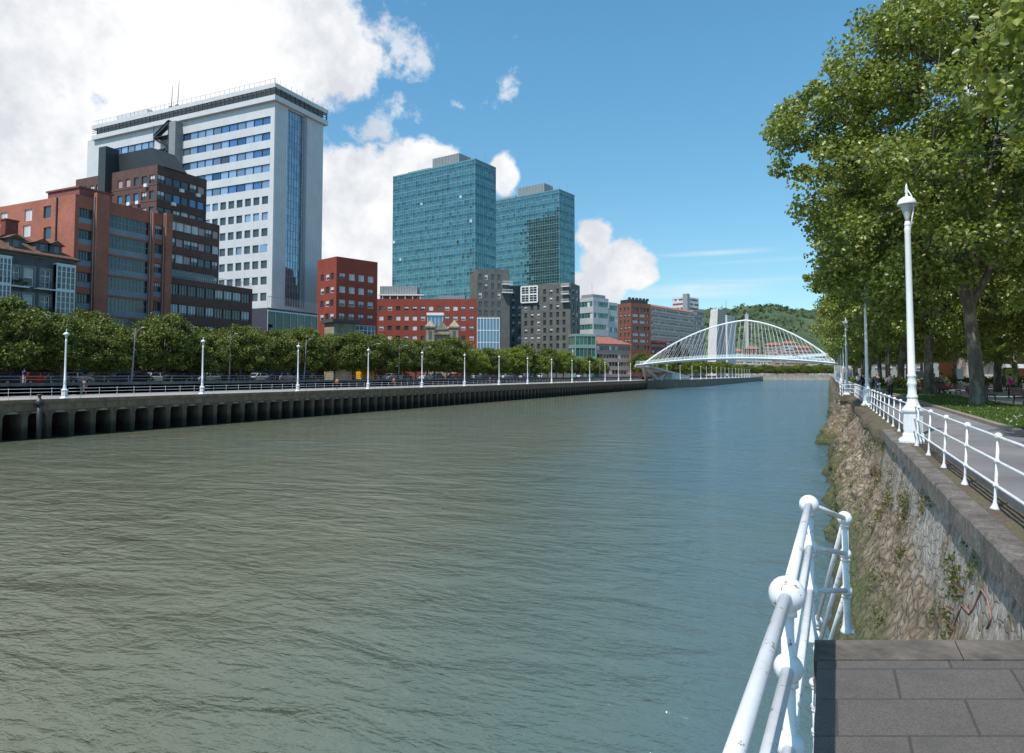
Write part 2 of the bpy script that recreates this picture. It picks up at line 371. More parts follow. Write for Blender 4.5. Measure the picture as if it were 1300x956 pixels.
# foreground landing: long setts along the river, skewed end as in the photograph
PAVE = MB(); x0, x1 = -.10, 1.53
def fe(x): return 4.93 + (x - x0) * .464
PAVE.prism([(x0, -6), (x1, -6), (x1, fe(x1) - .34), (x0, fe(x0) - .34)], -.5, -.104)
landing_top = PAVE
def landing_mat():
    m, nt, b, out = nodes_of('landing_paving'); v = pos(nt)
    mp = N(nt, 'Mapping'); nt.links.new(v, mp.inputs[0])
    # shear so that cross joints run parallel to the skewed front edge
    sx = N(nt, 'SeparateXYZ'); nt.links.new(v, sx.inputs[0]); cb = N(nt, 'CombineXYZ')
    nt.links.new(sx.outputs[0], cb.inputs[0]); nt.links.new(mth(nt, 'SUBTRACT', sx.outputs[1], mth(nt, 'MULTIPLY', sx.outputs[0], .464)), cb.inputs[1])
    bt = N(nt, 'TexBrick'); bt.inputs['Scale'].default_value = 1; bt.inputs['Brick Width'].default_value = .62; bt.inputs['Row Height'].default_value = .41; bt.inputs['Mortar Size'].default_value = .008
    bt.inputs['Color1'].default_value = (.108, .094, .085, 1); bt.inputs['Color2'].default_value = (.092, .081, .073, 1); bt.inputs['Mortar'].default_value = (.055, .048, .042, 1)
    nt.links.new(cb.outputs[0], bt.inputs['Vector'])
    f = noise_n(nt, v, 130, 3, .8)
    c = mixc(nt, 1.0, bt.outputs['Color'], ramp(nt, f, [(.3, (.5,) * 3), (.5, (1,) * 3), (.7, (1.6,) * 3)]), 'MULTIPLY')
    c = mixc(nt, mth(nt, 'MULTIPLY', smooth(nt, noise_n(nt, v, 2.2, 6, .7), .45, .75), .5), c, (.06, .055, .05))
    nt.links.new(c, b.inputs['Base Color']); b.inputs['Roughness'].default_value = .7
    n = bump(nt, None, f, .35, .004); bump(nt, b, bt.outputs['Fac'], -.6, .006, n); return m
M_land = landing_mat()
# ------------------------------------------------------------------ right-bank retaining wall
def fbm(x, y, z, o=4):
    return noise.fractal(Vector((x, y, z)), .9, 2.1, o)
def sst(a, b, x):
    t = min(1, max(0, (x - a) / (b - a))); return t * t * (3 - 2 * t)
def wall_x(s, z):
    """river face of the masonry at station s and height z"""
    v = (-.45 - z) / 3.65
    x = 1.60 - .22 * min(v / .3, 1)
    if v > .3: x -= 1.45 * ((v - .3) / .7) ** 1.25
    far = sst(20, 30, s)
    rub = sst(.12, .4, v + .12 * fbm(s * .3, 1, 3, 2)) * (.45 + .55 * far) + far * .5
    x -= rub * .20 * fbm(s * .55, z * .8, 4.2) + rub * .10 * fbm(s * 1.9, z * 2.3, 9) + .02 * fbm(s * 5, z * 5, 2)
    for c, wd, am in ((27.5, 1.8, .35), (34, 2.6, .5), (44.5, 3.2, .7), (78, 6, .6), (104, 6, .7)):
        x -= am * math.exp(-((s - c) / wd) ** 4) * (.35 + .65 * sst(0, .5, v)) * (1 - .6 * sst(.6, 1, v))
    x -= 1.0 * sst(60.6, 61.4, s) * (1 - sst(69, 70, s))
    return x
def masonry_mat():
    m, nt, b, out = nodes_of('wall_masonry'); v = pos(nt)
    sx = N(nt, 'SeparateXYZ'); nt.links.new(v, sx.inputs[0])
    nz = noise_n(nt, v, .9, 6, .65); nf = noise_n(nt, v, 7, 6, .7)
    dsp = N(nt, 'VectorMath', operation='ADD'); nt.links.new(v, dsp.inputs[0])
    nc = N(nt, 'TexNoise'); nc.inputs['Scale'].default_value = 1.5; nt.links.new(v, nc.inputs['Vector']); sc_ = N(nt, 'VectorMath', operation='SCALE'); sc_.inputs['Scale'].default_value = .62; nt.links.new(nc.outputs['Color'], sc_.inputs[0]); nt.links.new(sc_.outputs[0], dsp.inputs[1])
    mp = N(nt, 'Mapping'); mp.inputs['Scale'].default_value = (2.0, 2.0, 3.4); nt.links.new(dsp.outputs[0], mp.inputs[0])
    vo = N(nt, 'TexVoronoi'); vo.inputs['Scale'].default_value = 1.35; nt.links.new(mp.outputs[0], vo.inputs['Vector'])
    ve = N(nt, 'TexVoronoi', feature='DISTANCE_TO_EDGE'); ve.inputs['Scale'].default_value = 1.35; nt.links.new(mp.outputs[0], ve.inputs['Vector'])
    stone = ramp(nt, vo.outputs['Distance'], [(.0, (.44, .37, .28)), (.5, (.27, .215, .155)), (.9, (.14, .105, .075))])
    tone = ramp(nt, nf, [(.3, (.45, .42, .38)), (.5, (.85, .83, .8)), (.7, (1.25, 1.2, 1.12))])
    c = mixc(nt, 1, stone, tone, 'MULTIPLY')
    # the smooth washed face of the near wall above the rubble
    pale = ramp(nt, noise_n(nt, pos(nt, (5, 5, 1.3)), 2.0, 8, .8), [(.3, (.12, .10, .085)), (.46, (.30, .27, .235)), (.6, (.43, .40, .36)), (.72, (.56, .53, .49))])
    up = smooth(nt, mth(nt, 'ADD', sx.outputs[2], mth(nt, 'MULTIPLY', mth(nt, 'SUBTRACT', nz, .5), 2.0)), -1.75, -1.25)
    near = mth(nt, 'SUBTRACT', 1, smooth(nt, sx.outputs[1], 18, 30))
    c = mixc(nt, mth(nt, 'MULTIPLY', up, near), c, pale)
    c = mixc(nt, mth(nt, 'MULTIPLY', mth(nt, 'SUBTRACT', 1, smooth(nt, ve.outputs['Distance'], .0, .07)), mth(nt, 'SUBTRACT', .62, mth(nt, 'MULTIPLY', mth(nt, 'MULTIPLY', up, near), .62))), c, (.12, .095, .07))
    # brown soil stains and algae towards the tide line
    br = smooth(nt, noise_n(nt, pos(nt, (1, 1, .35)), 1.1, 6, .75), .46, .62)
    c = mixc(nt, mth(nt, 'MULTIPLY', br, .7), c, (.15, .095, .055))
    wet = mth(nt, 'ADD', sx.outputs[2], mth(nt, 'MULTIPLY', mth(nt, 'SUBTRACT', nz, .5), 2.6))
    green = mixc(nt, smooth(nt, nf, .4, .62), (.050, .062, .016), (.115, .115, .045))
    c = mixc(nt, mth(nt, 'SUBTRACT', 1, smooth(nt, wet, -3.3, -2.3)), c, green)
    gp = smooth(nt, noise_n(nt, v, .55, 5, .7), .56, .66)
    c = mixc(nt, mth(nt, 'MULTIPLY', gp, .62), c, (.085, .10, .02))
    c = mixc(nt, mth(nt, 'SUBTRACT', 1, smooth(nt, sx.outputs[2], -4.1, -3.75)), c, (.05, .05, .025))
    nt.links.new(c, b.inputs['Base Color']); b.inputs['Roughness'].default_value = .9
    n = bump(nt, None, smooth(nt, ve.outputs['Distance'], .0, .12), .7, .06)
    n = bump(nt, None, nf, .9, .05, n); bump(nt, b, noise_n(nt, v, 38, 4, .7), .7, .012, n)
    return m
M_mas = masonry_mat()
def moss_mat():
    m, nt, b, out = nodes_of('mossy_stone'); v = pos(nt)
    n1 = noise_n(nt, v, 1.8, 7, .7); n2 = noise_n(nt, v, 22, 5, .7)
    c = ramp(nt, n1, [(.3, (.055, .040, .030)), (.5, (.115, .085, .060)), (.62, (.10, .10, .035)), (.74, (.24, .21, .17))])
    c = mixc(nt, .8, c, ramp(nt, n2, [(.3, (.4,) * 3), (.65, (1.25,) * 3)]), 'MULTIPLY')
    nt.links.new(c, b.inputs['Base Color']); b.inputs['Roughness'].default_value = .95
    n = bump(nt, None, n1, .6, .05); bump(nt, b, n2, .8, .015, n); return m
M_moss = moss_mat()
def cope_mat():
    m, nt, b, out = nodes_of('coping_stone'); v = pos(nt)
    a = noise_n(nt, v, 2.5, 8, .75); f = noise_n(nt, v, 28, 6, .8)
    c = ramp(nt, a, [(.30, (.06, .05, .042)), (.45, (.14, .12, .105)), (.58, (.21, .185, .165)), (.72, (.33, .30, .27))])
    c = mixc(nt, .85, c, ramp(nt, f, [(.32, (.35,) * 3), (.5, (.9,) * 3), (.68, (1.35,) * 3)]), 'MULTIPLY')
    l = noise_n(nt, v, 11, 5, .75); c = mixc(nt, mth(nt, 'MULTIPLY', smooth(nt, l, .60, .66), .7), c, (.40, .39, .33))
    nt.links.new(c, b.inputs['Base Color']); b.inputs['Roughness'].default_value = .95
    n = bump(nt, None, a, .8, .05); n = bump(nt, None, f, 1.0, .02, n); nt.links.new(n, b.inputs['Normal']); return m
M_cope = cope_mat()
S = np.concatenate([np.arange(-3, 34, .07), np.arange(34, 75, .16), np.arange(75, 300, .8), np.arange(300, 762, 8)])
Z = np.linspace(-.42, -4.45, 62)
vs = [(wall_x(s, z), s, z) for s in S for z in Z]
nz_ = len(Z)
fs = [(i * nz_ + j, (i + 1) * nz_ + j, (i + 1) * nz_ + j + 1, i * nz_ + j + 1) for i in range(len(S) - 1) for j in range(nz_ - 1)]
me = bpy.data.meshes.new('retaining_wall'); me.from_pydata(vs, [], fs); me.materials.append(M_mas)
me.polygons.foreach_set('use_smooth', [True] * len(fs)); me.update()
wall = link('retaining_wall', me)
tag(wall, 'battered stone embankment wall with weeds and green algae under the white railing', 'wall')
# coping: clean dressed slabs near, rough mossy edge beyond
mb = MB(); rr = random.Random(3)
s = -3.0
while s < 24.5:
    L = rr.uniform(1.1, 1.5); j = rr.uniform(-.012, .012)
    e = L - .012
    # bevelled slab: river face, small arris, top
    p = [(1.50 + j, -.44), (1.50 + j, -.15), (1.53 + j, -.115), (1.78, -.112), (1.78, -.44)]
    q = [(x, s, z) for x, z in p] + [(x, s + e, z) for x, z in p]; n = 5
    mb.add(q, [(0, 1, 2, 3, 4), (9, 8, 7, 6, 5)] + [(i, i + n, (i + 1) % n + n, (i + 1) % n) for i in range(n)])
    s += L
mb.build('coping', M_cope, wall)
vs = []; fs = []; XS = np.linspace(0, 1, 9); SS = np.concatenate([np.arange(-3, 60, .12), np.arange(60, 300, .5), np.arange(300, 762, 6)])
for s in SS:
    xo = 1.76 if s < 24.4 else wall_x(s, -.5) - .12 - .18 * fbm(s * .8, 3, 3)
    rough = sst(23, 28, s)
    for i, u in enumerate(XS):
        x = xo + (2.16 - xo) * u
        z = -.114 + .012 * fbm(s * 2, x * 3, 1) + rough * .10 * fbm(s * .9, x * 1.5, 4) * (1 - u)
        if i == 0: z -= .012
        vs.append((x, s, z - rough * .12 * (1 - u) ** 3))
    vs.append((xo + .04, s, -.62 - .1 * fbm(s, 2, 2)))
nn = len(XS) + 1
for i in range(len(SS) - 1):
    for j in range(len(XS) - 1): fs.append((i * nn + j, i * nn + j + 1, (i + 1) * nn + j + 1, (i + 1) * nn + j))
    fs.append((i * nn, (i + 1) * nn, (i + 1) * nn + nn - 1, i * nn + nn - 1))
me = bpy.data.meshes.new('mossy_ledge'); me.from_pydata(vs, [], fs); me.materials.append(M_moss); me.polygons.foreach_set('use_smooth', [True] * len(fs)); me.update()
link('mossy_ledge', me, wall)
# red sprayed line on the pale face
mb = MB()
def onwall(px, py):
    r = ray(px, py)
    for k in range(2000):
        t = 2.0 + k * .01; p = Vector((0, 0, EYE)) + r * t
        if p.x > wall_x(p.y, max(-4.4, min(-.42, p.z))) and p.z < -.42: return p + Vector((-.012, 0, 0))
    return p
for pts in ([(1208, 803), (1215, 785), (1222, 768), (1232, 779), (1237, 772), (1247, 748), (1255, 760), (1260, 784), (1252, 803)], [(1225, 766), (1233, 780)]):
    try:
        path = []
        for i in range(len(pts) - 1):
            for k in range(4):
                a = k / 4; path.append(onwall(pts[i][0] * (1 - a) + pts[i + 1][0] * a, pts[i][1] * (1 - a) + pts[i + 1][1] * a))
        mb.tube(path, .010, 5)
    except Exception: pass
mb.build('graffiti', mat('red_spray', (.30, .17, .14), .8, var=.3, scale=8), wall, True)
# ------------------------------------------------------------------ weeds hanging on the wall (too many and too mixed to count)
def weeds(name, n, label_mat, seed, s0, s1, z0, z1, size):
    rr = np.random.RandomState(seed); vs = []; fs = []
    for _ in range(n):
        s = s0 + (s1 - s0) * rr.rand() ** 1.5; z = z0 + (z1 - z0) * rr.rand(); x = wall_x(s, z)
        if fbm(s * .7, z * .9, seed * 3.3, 2) < .18: continue
        for k in range(rr.randint(14, 40)):
            c = np.array([x - abs(rr.randn()) * .05, s + rr.randn() * .10, z + rr.randn() * .10 - .03]); a = rr.randn(3); a /= np.linalg.norm(a) + 1e-6; b_ = np.cross(a, rr.randn(3)); b_ /= np.linalg.norm(b_) + 1e-6
            q = size * (.5 + rr.rand()); i = len(vs)
            vs += [tuple(c - a * q), tuple(c + b_ * q * .45), tuple(c + a * q), tuple(c - b_ * q * .45)]; fs.append((i, i + 1, i + 2, i + 3))
    me = bpy.data.meshes.new(name); me.from_pydata(vs, [], fs); me.materials.append(label_mat); me.update(); return link(name, me)
def leaf_mat(name, stops, trans=.3, tcol=(.16, .25, .03), rough=.42):
    m, nt, b, out = nodes_of(name); g = N(nt, 'NewGeometry')
    c = ramp(nt, g.outputs['Random Per Island'], stops)
    nt.links.new(c, b.inputs['Base Color']); b.inputs['Roughness'].default_value = rough; b.inputs['Specular IOR Level'].default_value = .45
    tr = N(nt, 'BsdfTranslucent'); nt.links.new(mixc(nt, .5, c, tcol), tr.inputs[0])
    mx = N(nt, 'MixShader'); mx.inputs[0].default_value = trans; nt.links.new(b.outputs[0], mx.inputs[1]); nt.links.new(tr.outputs[0], mx.inputs[2]); nt.links.new(mx.outputs[0], out.inputs[0])
    return m
M_weed = leaf_mat('weed_leaves', [(0, (.05, .085, .02)), (.45, (.09, .11, .03)), (.7, (.16, .12, .05)), (1, (.20, .10, .07))])
tag(weeds('wall_weeds', 1300, M_weed, 5, 5.5, 60, -3.0, -.5, .032), kind='stuff')
# ------------------------------------------------------------------ landing and stairs
lm = MB(); lm.prism([(x0, -6), (x1, -6), (x1, fe(x1) - .34), (x0, fe(x0) - .34)], -.5, -.104)
land = lm.build('stair_landing', M_land); tag(land, 'dark paved landing jutting over the water beside the foreground railing', 'landing')
mb = MB(); n = 2
for k in range(n):
    a = x0 - .02 + (x1 - x0 + .02) * k / n; c = x0 - .02 + (x1 - x0 + .02) * (k + 1) / n - .006
    mb.prism([(a, fe(a) - .335), (c, fe(c) - .335), (c, fe(c)), (a, fe(a))], -.30, -.098)
mb.build('edge_stone', mat('landing_edge', (.105, .088, .074), .9, var=.5, scale=5, bmp=.5, bscale=30), land)
mb = MB(); mb.prism([(x0 + .02, -6), (x1, -6), (x1, fe(x1) - .05), (x0 + .02, fe(x0) - .05)], -4.6, -.31)
mb.build('masonry_base', M_mas, land)
mb = MB()
for k in range(20):
    y = 4.9 + k * .30; z = -.30 - k * .19
    mb.box(x0, 1.5, y, y + .31, z - .5, z)
st_ = mb.build('river_stairs', M_moss); tag(st_, 'mossy stone stair going down to the water from the paved landing', 'stairs')
# ------------------------------------------------------------------ foreground ball-jointed railing (own levels, hence its own object)
fr = thing('stair_railing', 'thick white ball-jointed railing in the foreground at the head of the river stair', 'railing')
nodes4 = [((-.24, .70, -.12), .064), ((-.165, 2.89, -.13), .068), ((-.14, 5.04, -.15), .062), ((.09, 6.14, -.43), .056), ((-.16, 7.65, -1.76), .056), ((-.24, 9.2, -3.0), .056)]
H3 = (.33, .62, .90)
for i, ((x, y, z), rb) in enumerate(nodes4):
    mb = MB()
    mb.lathe([(.050, 0), (.050, .015), (.042, .035), (.034, .06), (.030, .10), (.025, .15), (.025, .90)], 20, (x, y, z))
    o = mb.build('post', M_rail, fr, True)
    for k, h in enumerate(H3):
        m2 = MB(); r = rb if k == 2 else rb * .80
        m2.ball((x, y, z + h), r, 24)
        m2.lathe([(.036, -r - .012), (.036, -r + .012)], 16, (x, y, z + h)); m2.build('ball', M_rail, o, True)
def P4(i, h): (x, y, z), _ = nodes4[i]; return (x, y, z + h)
for i in range(len(nodes4) - 1):
    for h in H3:
        mb = MB(); a, c = Vector(P4(i, h)), Vector(P4(i + 1, h)); mb.tube([a, a.lerp(c, .5), c], .0235 if i < 2 else .019, 16); mb.build('rail', M_rail, fr, True)
# ------------------------------------------------------------------ promenade railings and lamp posts
def rail_section(name, L, nposts, lean, gap, full=True, foot=0.0, r=.019):
    """runs along +y from 0 to L, posts evenly, three rails through balls"""
    t = thing(name, None, None)
    hs = (.31, .62, .93)
    pm = MB(); pm.lathe([(.055, 0), (.055, .012), (.035, .05), (.022, .09), (.0185, .14), (.0185, .93)], 10 if full else 6)
    for h in hs[:2]: pm.ball((0, 0, h), .036, 10 if full else 6)
    pm.ball((0, 0, .94), .050, 14 if full else 8)
    pme = pm.mesh('post', M_rail, True)
    ys = [gap + (L - 2 * gap) * (k + .5) / nposts for k in range(nposts)]
    for y in ys:
        o = link('post', pme, t, (0, y, foot)); o.rotation_euler = (0, lean, 0)
    for h in hs:
        m2 = MB(); dx = math.sin(lean) * h
        n = max(2, int(L / 2)); m2.tube([(dx, gap * .4 + (L - gap * .8) * k / n, foot + h) for k in range(n + 1)], r, 10 if full else 5); m2.build('rail', M_rail, t, True)
    return t
def lamp_post(full=True, n=20):
    t = thing('lamp_post', None, None)
    a = MB(); a.lathe([(.40, 0), (.40, .05), (.36, .09), (.30, .13), (.285, .20), (.255, .24), (.250, .72), (.29, .76), (.30, .80), (.26, .84), (.19, .92), (.145, 1.02), (.13, 1.10)], 8)
    if full:
        for k in range(8):
            th = 2 * math.pi * (k) / 8; c_, s_ = math.cos(th), math.sin(th); q = .252 * math.cos(math.pi / 8)
            for e in (-.07, .07):
                a.bar((q * c_ - e * s_, q * s_ + e * c_, .30), (q * c_ - e * s_, q * s_ + e * c_, .66), .014)
    a.build('pedestal', M_white, t)
    p = MB(); p.lathe([(.13, 1.08), (.145, 1.12), (.145, 1.15), (.115, 1.19), (.105, 1.40), (.125, 1.44), (.125, 1.48), (.105, 1.52), (.105, 1.62), (.12, 1.64), (.12, 1.67), (.098, 1.70), (.088, 3.2), (.078, 5.25), (.088, 5.30), (.088, 5.36), (.075, 5.40), (.065, 5.55)], n)
    p.build('pole', M_white, t, True)
    if full:
        q = MB(); q.ball((0, 0, 5.46), .085, 14); q.tube([(.07, -.03, 5.35), (.12, -.05, 5.62), (.16, -.07, 5.86), (.12, -.05, 6.18), (0, 0, 6.40)], [.022, .02, .02, .018, .014], 8)
        q.build("bracket", M_white, t, True)
    g_ = MB(); g_.lathe([(.05, 5.54), (.06, 5.62), (.10, 5.75), (.175, 5.96), (.17, 6.0)], n); g_.build('lantern_glass', M_lglass, t, True)
    h_ = MB(); h_.lathe([(.10, 6.02), (.245, 5.97), (.255, 5.985), (.245, 6.03), (.20, 6.11), (.12, 6.165), (.045, 6.19), (.03, 6.27), (.05, 6.31), (.03, 6.37), (.035, 6.42), (.008, 6.52)], n); h_.build('lantern_hood', M_white, t, True)
    return t
M_lglass = mat('lantern_glass', (.42, .45, .46), .15, var=.1)
LX = 1.93
r_s = [-1.6, 20.3, 43.2, 65.6, 88, 110.4, 132.8, 155.2, 177.6, 200, 222.4, 244.8]
lp = lamp_post()
kids = children_map()
GL = 'white lamp posts along the right-bank parapet'
for i, s_ in enumerate(r_s[1:]):
    z = -.115
    x = LX if i != 2 else LX - .55
    lab = ['tall white lamp post with octagonal pedestal nearest the camera on the right parapet', 'white lamp post second from the camera on the right parapet',
           'white lamp post standing on the stone bastion of the right bank'][i] if i < 3 else 'white lamp post %s from the camera on the right parapet' % ordn(i)
    o = lp if i == 0 else copy_tree(lp, kids=kids)
    o.location = (x, s_, z); o.scale = (.9, .9, 1.03); tag(o, lab, 'lamp post', GL)
GR = 'white railing lengths along the right-bank parapet'
proto = rail_section('railing', 22.4, 10, R(4), .42)
kids = children_map()
for i, s_ in enumerate(r_s[:-1]):
    o = proto if i == 0 else copy_tree(proto, kids=kids)
    o.location = (LX - .03 if i == 0 else LX - .03, s_, -.115)
    tag(o, 'white three-rail railing on the mossy parapet between the camera and the nearest lamp post' if i == 0 else 'white three-rail railing on the right bank between its %s and %s lamp posts' % (ordn(i - 1), ordn(i)), 'railing', GR)
# railing round the bastion
t = thing('bastion_railing', 'white railing bulging out round the stone bastion on the right bank', 'railing')
pts = [(1.85, 60.9), (.95, 61.2), (.85, 63.3), (.85, 65.5), (.85, 67.6), (.95, 69.4), (1.85, 69.7)]
pm = MB(); pm.lathe([(.055, 0), (.035, .05), (.0185, .14), (.0185, .93)], 8); pm.ball((0, 0, .94), .05, 10); pm.ball((0, 0, .62), .036, 8); pm.ball((0, 0, .31), .036, 8); pme = pm.mesh('post', M_rail, True)
for p in pts: link('post', pme, t, (p[0], p[1], -.12))
for h in (.31, .62, .93):
    m2 = MB()
    for i in range(len(pts) - 1): m2.tube([(*pts[i], h - .12), (*pts[i + 1], h - .12)], .02, 6)
    m2.build('rail', M_rail, t, True)
mb = MB(); mb.prism([(1.9, 60.6), (.75, 60.9), (.62, 63), (.62, 67.8), (.75, 69.7), (1.9, 70)], -.50, -.10)
b_ = mb.build('bastion_cap', M_moss, wall)
# ------------------------------------------------------------------ left quay
def quay():
    q = thing('quay_wall', 'dark arcaded concrete quay wall along the left bank of the river', 'wall')
    mb = MB(); mb.box(GX - .35, GX + .12, -30, 262, QZ - .28, QZ + .03)
    mb.build('coping', mat('quay_coping', (.20, .14, .095), .9, var=.35, scale=1.2, streak=.7, bmp=.3), q)
    mb = MB(); mb.box(GX - .34, GX - .02, -30, 262, QZ - .95, QZ - .285)
    # haunches between piers turn the openings into flat arches
    mb.build('beam', M_dconc, q)
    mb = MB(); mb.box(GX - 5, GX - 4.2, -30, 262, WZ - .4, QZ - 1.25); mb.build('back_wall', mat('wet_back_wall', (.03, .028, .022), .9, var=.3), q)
    p = MB(); w2, h2 = .24, 1.02
    zt = QZ - .955; zb = WZ - .4
    prof = [(-w2, zb), (w2, zb), (w2, zt - .55), (w2 + .12, zt - .30), (w2 + .38, zt - .10), (h2, zt), (-h2, zt), (-w2 - .38, zt - .10), (-w2 - .12, zt - .30), (-w2, zt - .55)]
    for x_a, x_b in ((-.32, -.03),):
        vs = [(x_a, y, z) for y, z in prof] + [(x_b, y, z) for y, z in prof]; n = len(prof)
        p.add(vs, [tuple(range(n)), tuple(range(2 * n - 1, n - 1, -1))] + [(i, i + n, (i + 1) % n + n, (i + 1) % n) for i in range(n)])
    p.box(-4.2, -.33, -.2, .2, zb, zt - .1)
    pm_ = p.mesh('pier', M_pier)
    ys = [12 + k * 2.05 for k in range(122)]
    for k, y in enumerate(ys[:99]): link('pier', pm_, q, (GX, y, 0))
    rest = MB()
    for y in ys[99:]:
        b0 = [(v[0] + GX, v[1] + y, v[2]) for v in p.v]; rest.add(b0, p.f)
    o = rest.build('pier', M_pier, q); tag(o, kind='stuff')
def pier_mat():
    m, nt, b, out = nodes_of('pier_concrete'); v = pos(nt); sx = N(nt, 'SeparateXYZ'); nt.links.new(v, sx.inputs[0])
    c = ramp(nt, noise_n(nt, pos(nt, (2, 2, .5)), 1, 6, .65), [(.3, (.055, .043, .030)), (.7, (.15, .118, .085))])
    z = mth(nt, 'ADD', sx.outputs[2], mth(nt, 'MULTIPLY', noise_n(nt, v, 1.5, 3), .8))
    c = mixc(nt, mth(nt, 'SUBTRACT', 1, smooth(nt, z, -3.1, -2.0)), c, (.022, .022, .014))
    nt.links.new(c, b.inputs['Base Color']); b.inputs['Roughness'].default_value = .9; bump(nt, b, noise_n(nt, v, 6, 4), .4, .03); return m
M_pier = pier_mat()
quay()
# solid masonry quay under and beyond the footbridge
mb = MB(); mb.prism([(GX - .2, 262), (GX + .3, 262), (-55, 330), (-55, 650), (-56.2, 650), (-56.2, 330)], WZ - .4, QZ + .04)
sq = mb.build('solid_quay_wall', mat('quay_masonry', (.14, .125, .09), .9, var=.35, scale=.6, streak=.7, brick=(1.6, .5, .02))); tag(sq, 'solid dark masonry quay wall passing under the left end of the footbridge', 'wall')
mb = MB(); mb.box(-70, -53.6, 646, 651, WZ - .4, QZ + .5); o = mb.build('quay_end_block', M_pier); tag(o, 'dark blunt pier end where the left quay stops beyond the footbridge', 'quay end')
mb = MB(); mb.box(-76.35, -76.0, -40, 560, QZ + .0, SZ + .35)
o = mb.build('street_wall', mat('street_wall_render', (.13, .125, .125), .9, var=.3, scale=.7, streak=.6)); tag(o, 'low dark wall between the lower quay path and the tree-lined street', 'wall')
mb = MB(); mb.box(-330, 2.2, 760.5, 762, WZ - .4, .3); mb.box(-330, 2.2, 760.2, 760.6, .3, .9)
o = mb.build('far_quay_wall', mat('far_quay_stone', (.30, .27, .22), .9, var=.25, scale=.3, brick=(3, 1.0, .05))); tag(o, 'pale stone quay wall closing the river bend beyond the footbridge', 'wall')
l_s = [40.3 + 15.4 * k - 15.4 for k in range(15)]
lp2 = lamp_post(False, 10); kids = children_map(); k = 0
GLL = 'white lamp posts along the left quay'
far_s = [270 + 17 * k for k in range(18)]
for i, s_ in enumerate(l_s + far_s):
    o = lp2 if i == 0 else copy_tree(lp2, kids=kids)
    x = -64.6 if i < len(l_s) else (-64.6 + min(1, (s_ - 262) / 68) * 8.4)
    o.location = (x, s_, QZ); o.scale = (1, 1, 1)
    if i == 0: lab = 'white lamp post of the left quay standing just outside the left edge of the view'
    elif i < len(l_s): lab = 'white lamp post on the left quay, %s from the left edge' % ordn(i - 1)
    else: lab = 'white lamp post on the left quay, %s beyond the footbridge' % ordn(i - len(l_s))
    tag(o, lab, 'lamp post', GLL)
pr = rail_section('railing', 15.4, 8, 0, .42, False, 0, .022); kids = children_map()
for i, s_ in enumerate([l_s[0] - 15.4] + l_s):
    o = pr if i == 0 else copy_tree(pr, kids=kids); o.location = (-64.3, s_, QZ + .03)
    lab = 'white railing on the left quay running out of view past its first lamp post' if i == 0 else ('white railing on the left quay running towards the footbridge' if i == len(l_s) else 'white railing on the left quay between its %s and %s lamp posts' % (ordn(i - 1), ordn(i)))
    tag(o, lab, 'railing', 'white railing lengths along the left quay')
t = thing('far_quay_railing', 'thin white railing along the left quay beyond the footbridge', 'railing')
for h in (.33, .66, .97):
    m2 = MB(); m2.tube([(-63.8, 262, QZ + h), (-55.5, 330, QZ + h), (-55.5, 645, QZ + h)], .03, 4); m2.build('rail', M_rail, t)
m2 = MB()
for k in range(95): y = 264 + k * 4; m2.box((-63.8 + min(1, (y - 262) / 68) * 8.3) - .025, (-63.8 + min(1, (y - 262) / 68) * 8.3) + .025, y - .025, y + .025, QZ, QZ + 1)
m2.build('baluster', M_rail, t)
# second rail along the street wall top
t = thing('street_railing', 'grey pipe railing on top of the low street wall behind the quay path', 'railing')
for h in (.35, .7):
    m2 = MB(); m2.tube([(-76.2, -20, SZ + .35 + h), (-76.2, 560, SZ + .35 + h)], .03, 5); m2.build('rail', M_grey, t)
m2 = MB()
for k in range(190): m2.box(-76.22, -76.18, -20 + k * 3, -19.95 + k * 3, SZ + .35, SZ + 1.05)
m2.build('upright', M_grey, t)
# old fender pile standing against the quay
p0 = at_x(52, GX + .5)
mb = MB(); mb.tube([(GX + .45, p0.y, WZ - .3), (GX + .45, p0.y, QZ - .1)], .22, 10); mb.lathe([(.34, QZ - .5), (.36, QZ - .2), (.28, QZ), (.12, QZ + .1), (.12, QZ + .35), (.24, QZ + .42), (.2, QZ + .5)], 10, (GX + .42, p0.y, 0))
o = mb.build('mooring_post', M_black, None, True); tag(o, 'dark mooring post fixed to the face of the left quay below the railing', 'mooring post')
# ------------------------------------------------------------------ trees
def bark_mat():
    m, nt, b, out = nodes_of('plane_bark'); v = pos(nt, (1, 1, .5))
    c = ramp(nt, noise_n(nt, v, 2.4, 5, .6), [(.3, (.075, .062, .048)), (.5, (.13, .11, .085)), (.62, (.24, .22, .17))])
    nt.links.new(c, b.inputs['Base Color']); b.inputs['Roughness'].default_value = .9; bump(nt, b, noise_n(nt, v, 9, 4), .5, .03); return m
M_bark = bark_mat()
M_leafA = leaf_mat('plane_leaves', [(0, (.085, .125, .020)), (.5, (.175, .225, .036)), (.88, (.27, .31, .07)), (1, (.42, .42, .19))], .32, (.44, .50, .06), .36)
M_leafB = leaf_mat('quay_tree_leaves', [(0, (.055, .080, .013)), (.5, (.115, .145, .024)), (1, (.20, .225, .042))], .26, (.22, .28, .03), .55)
M_leafC = leaf_mat('bright_tree_leaves', [(0, (.11, .16, .02)), (.5, (.19, .24, .03)), (1, (.28, .31, .05))], .4, (.32, .40, .04))
M_leafD = leaf_mat('conifer_leaves', [(0, (.012, .03, .012)), (1, (.03, .055, .02))], .15, (.05, .09, .02))
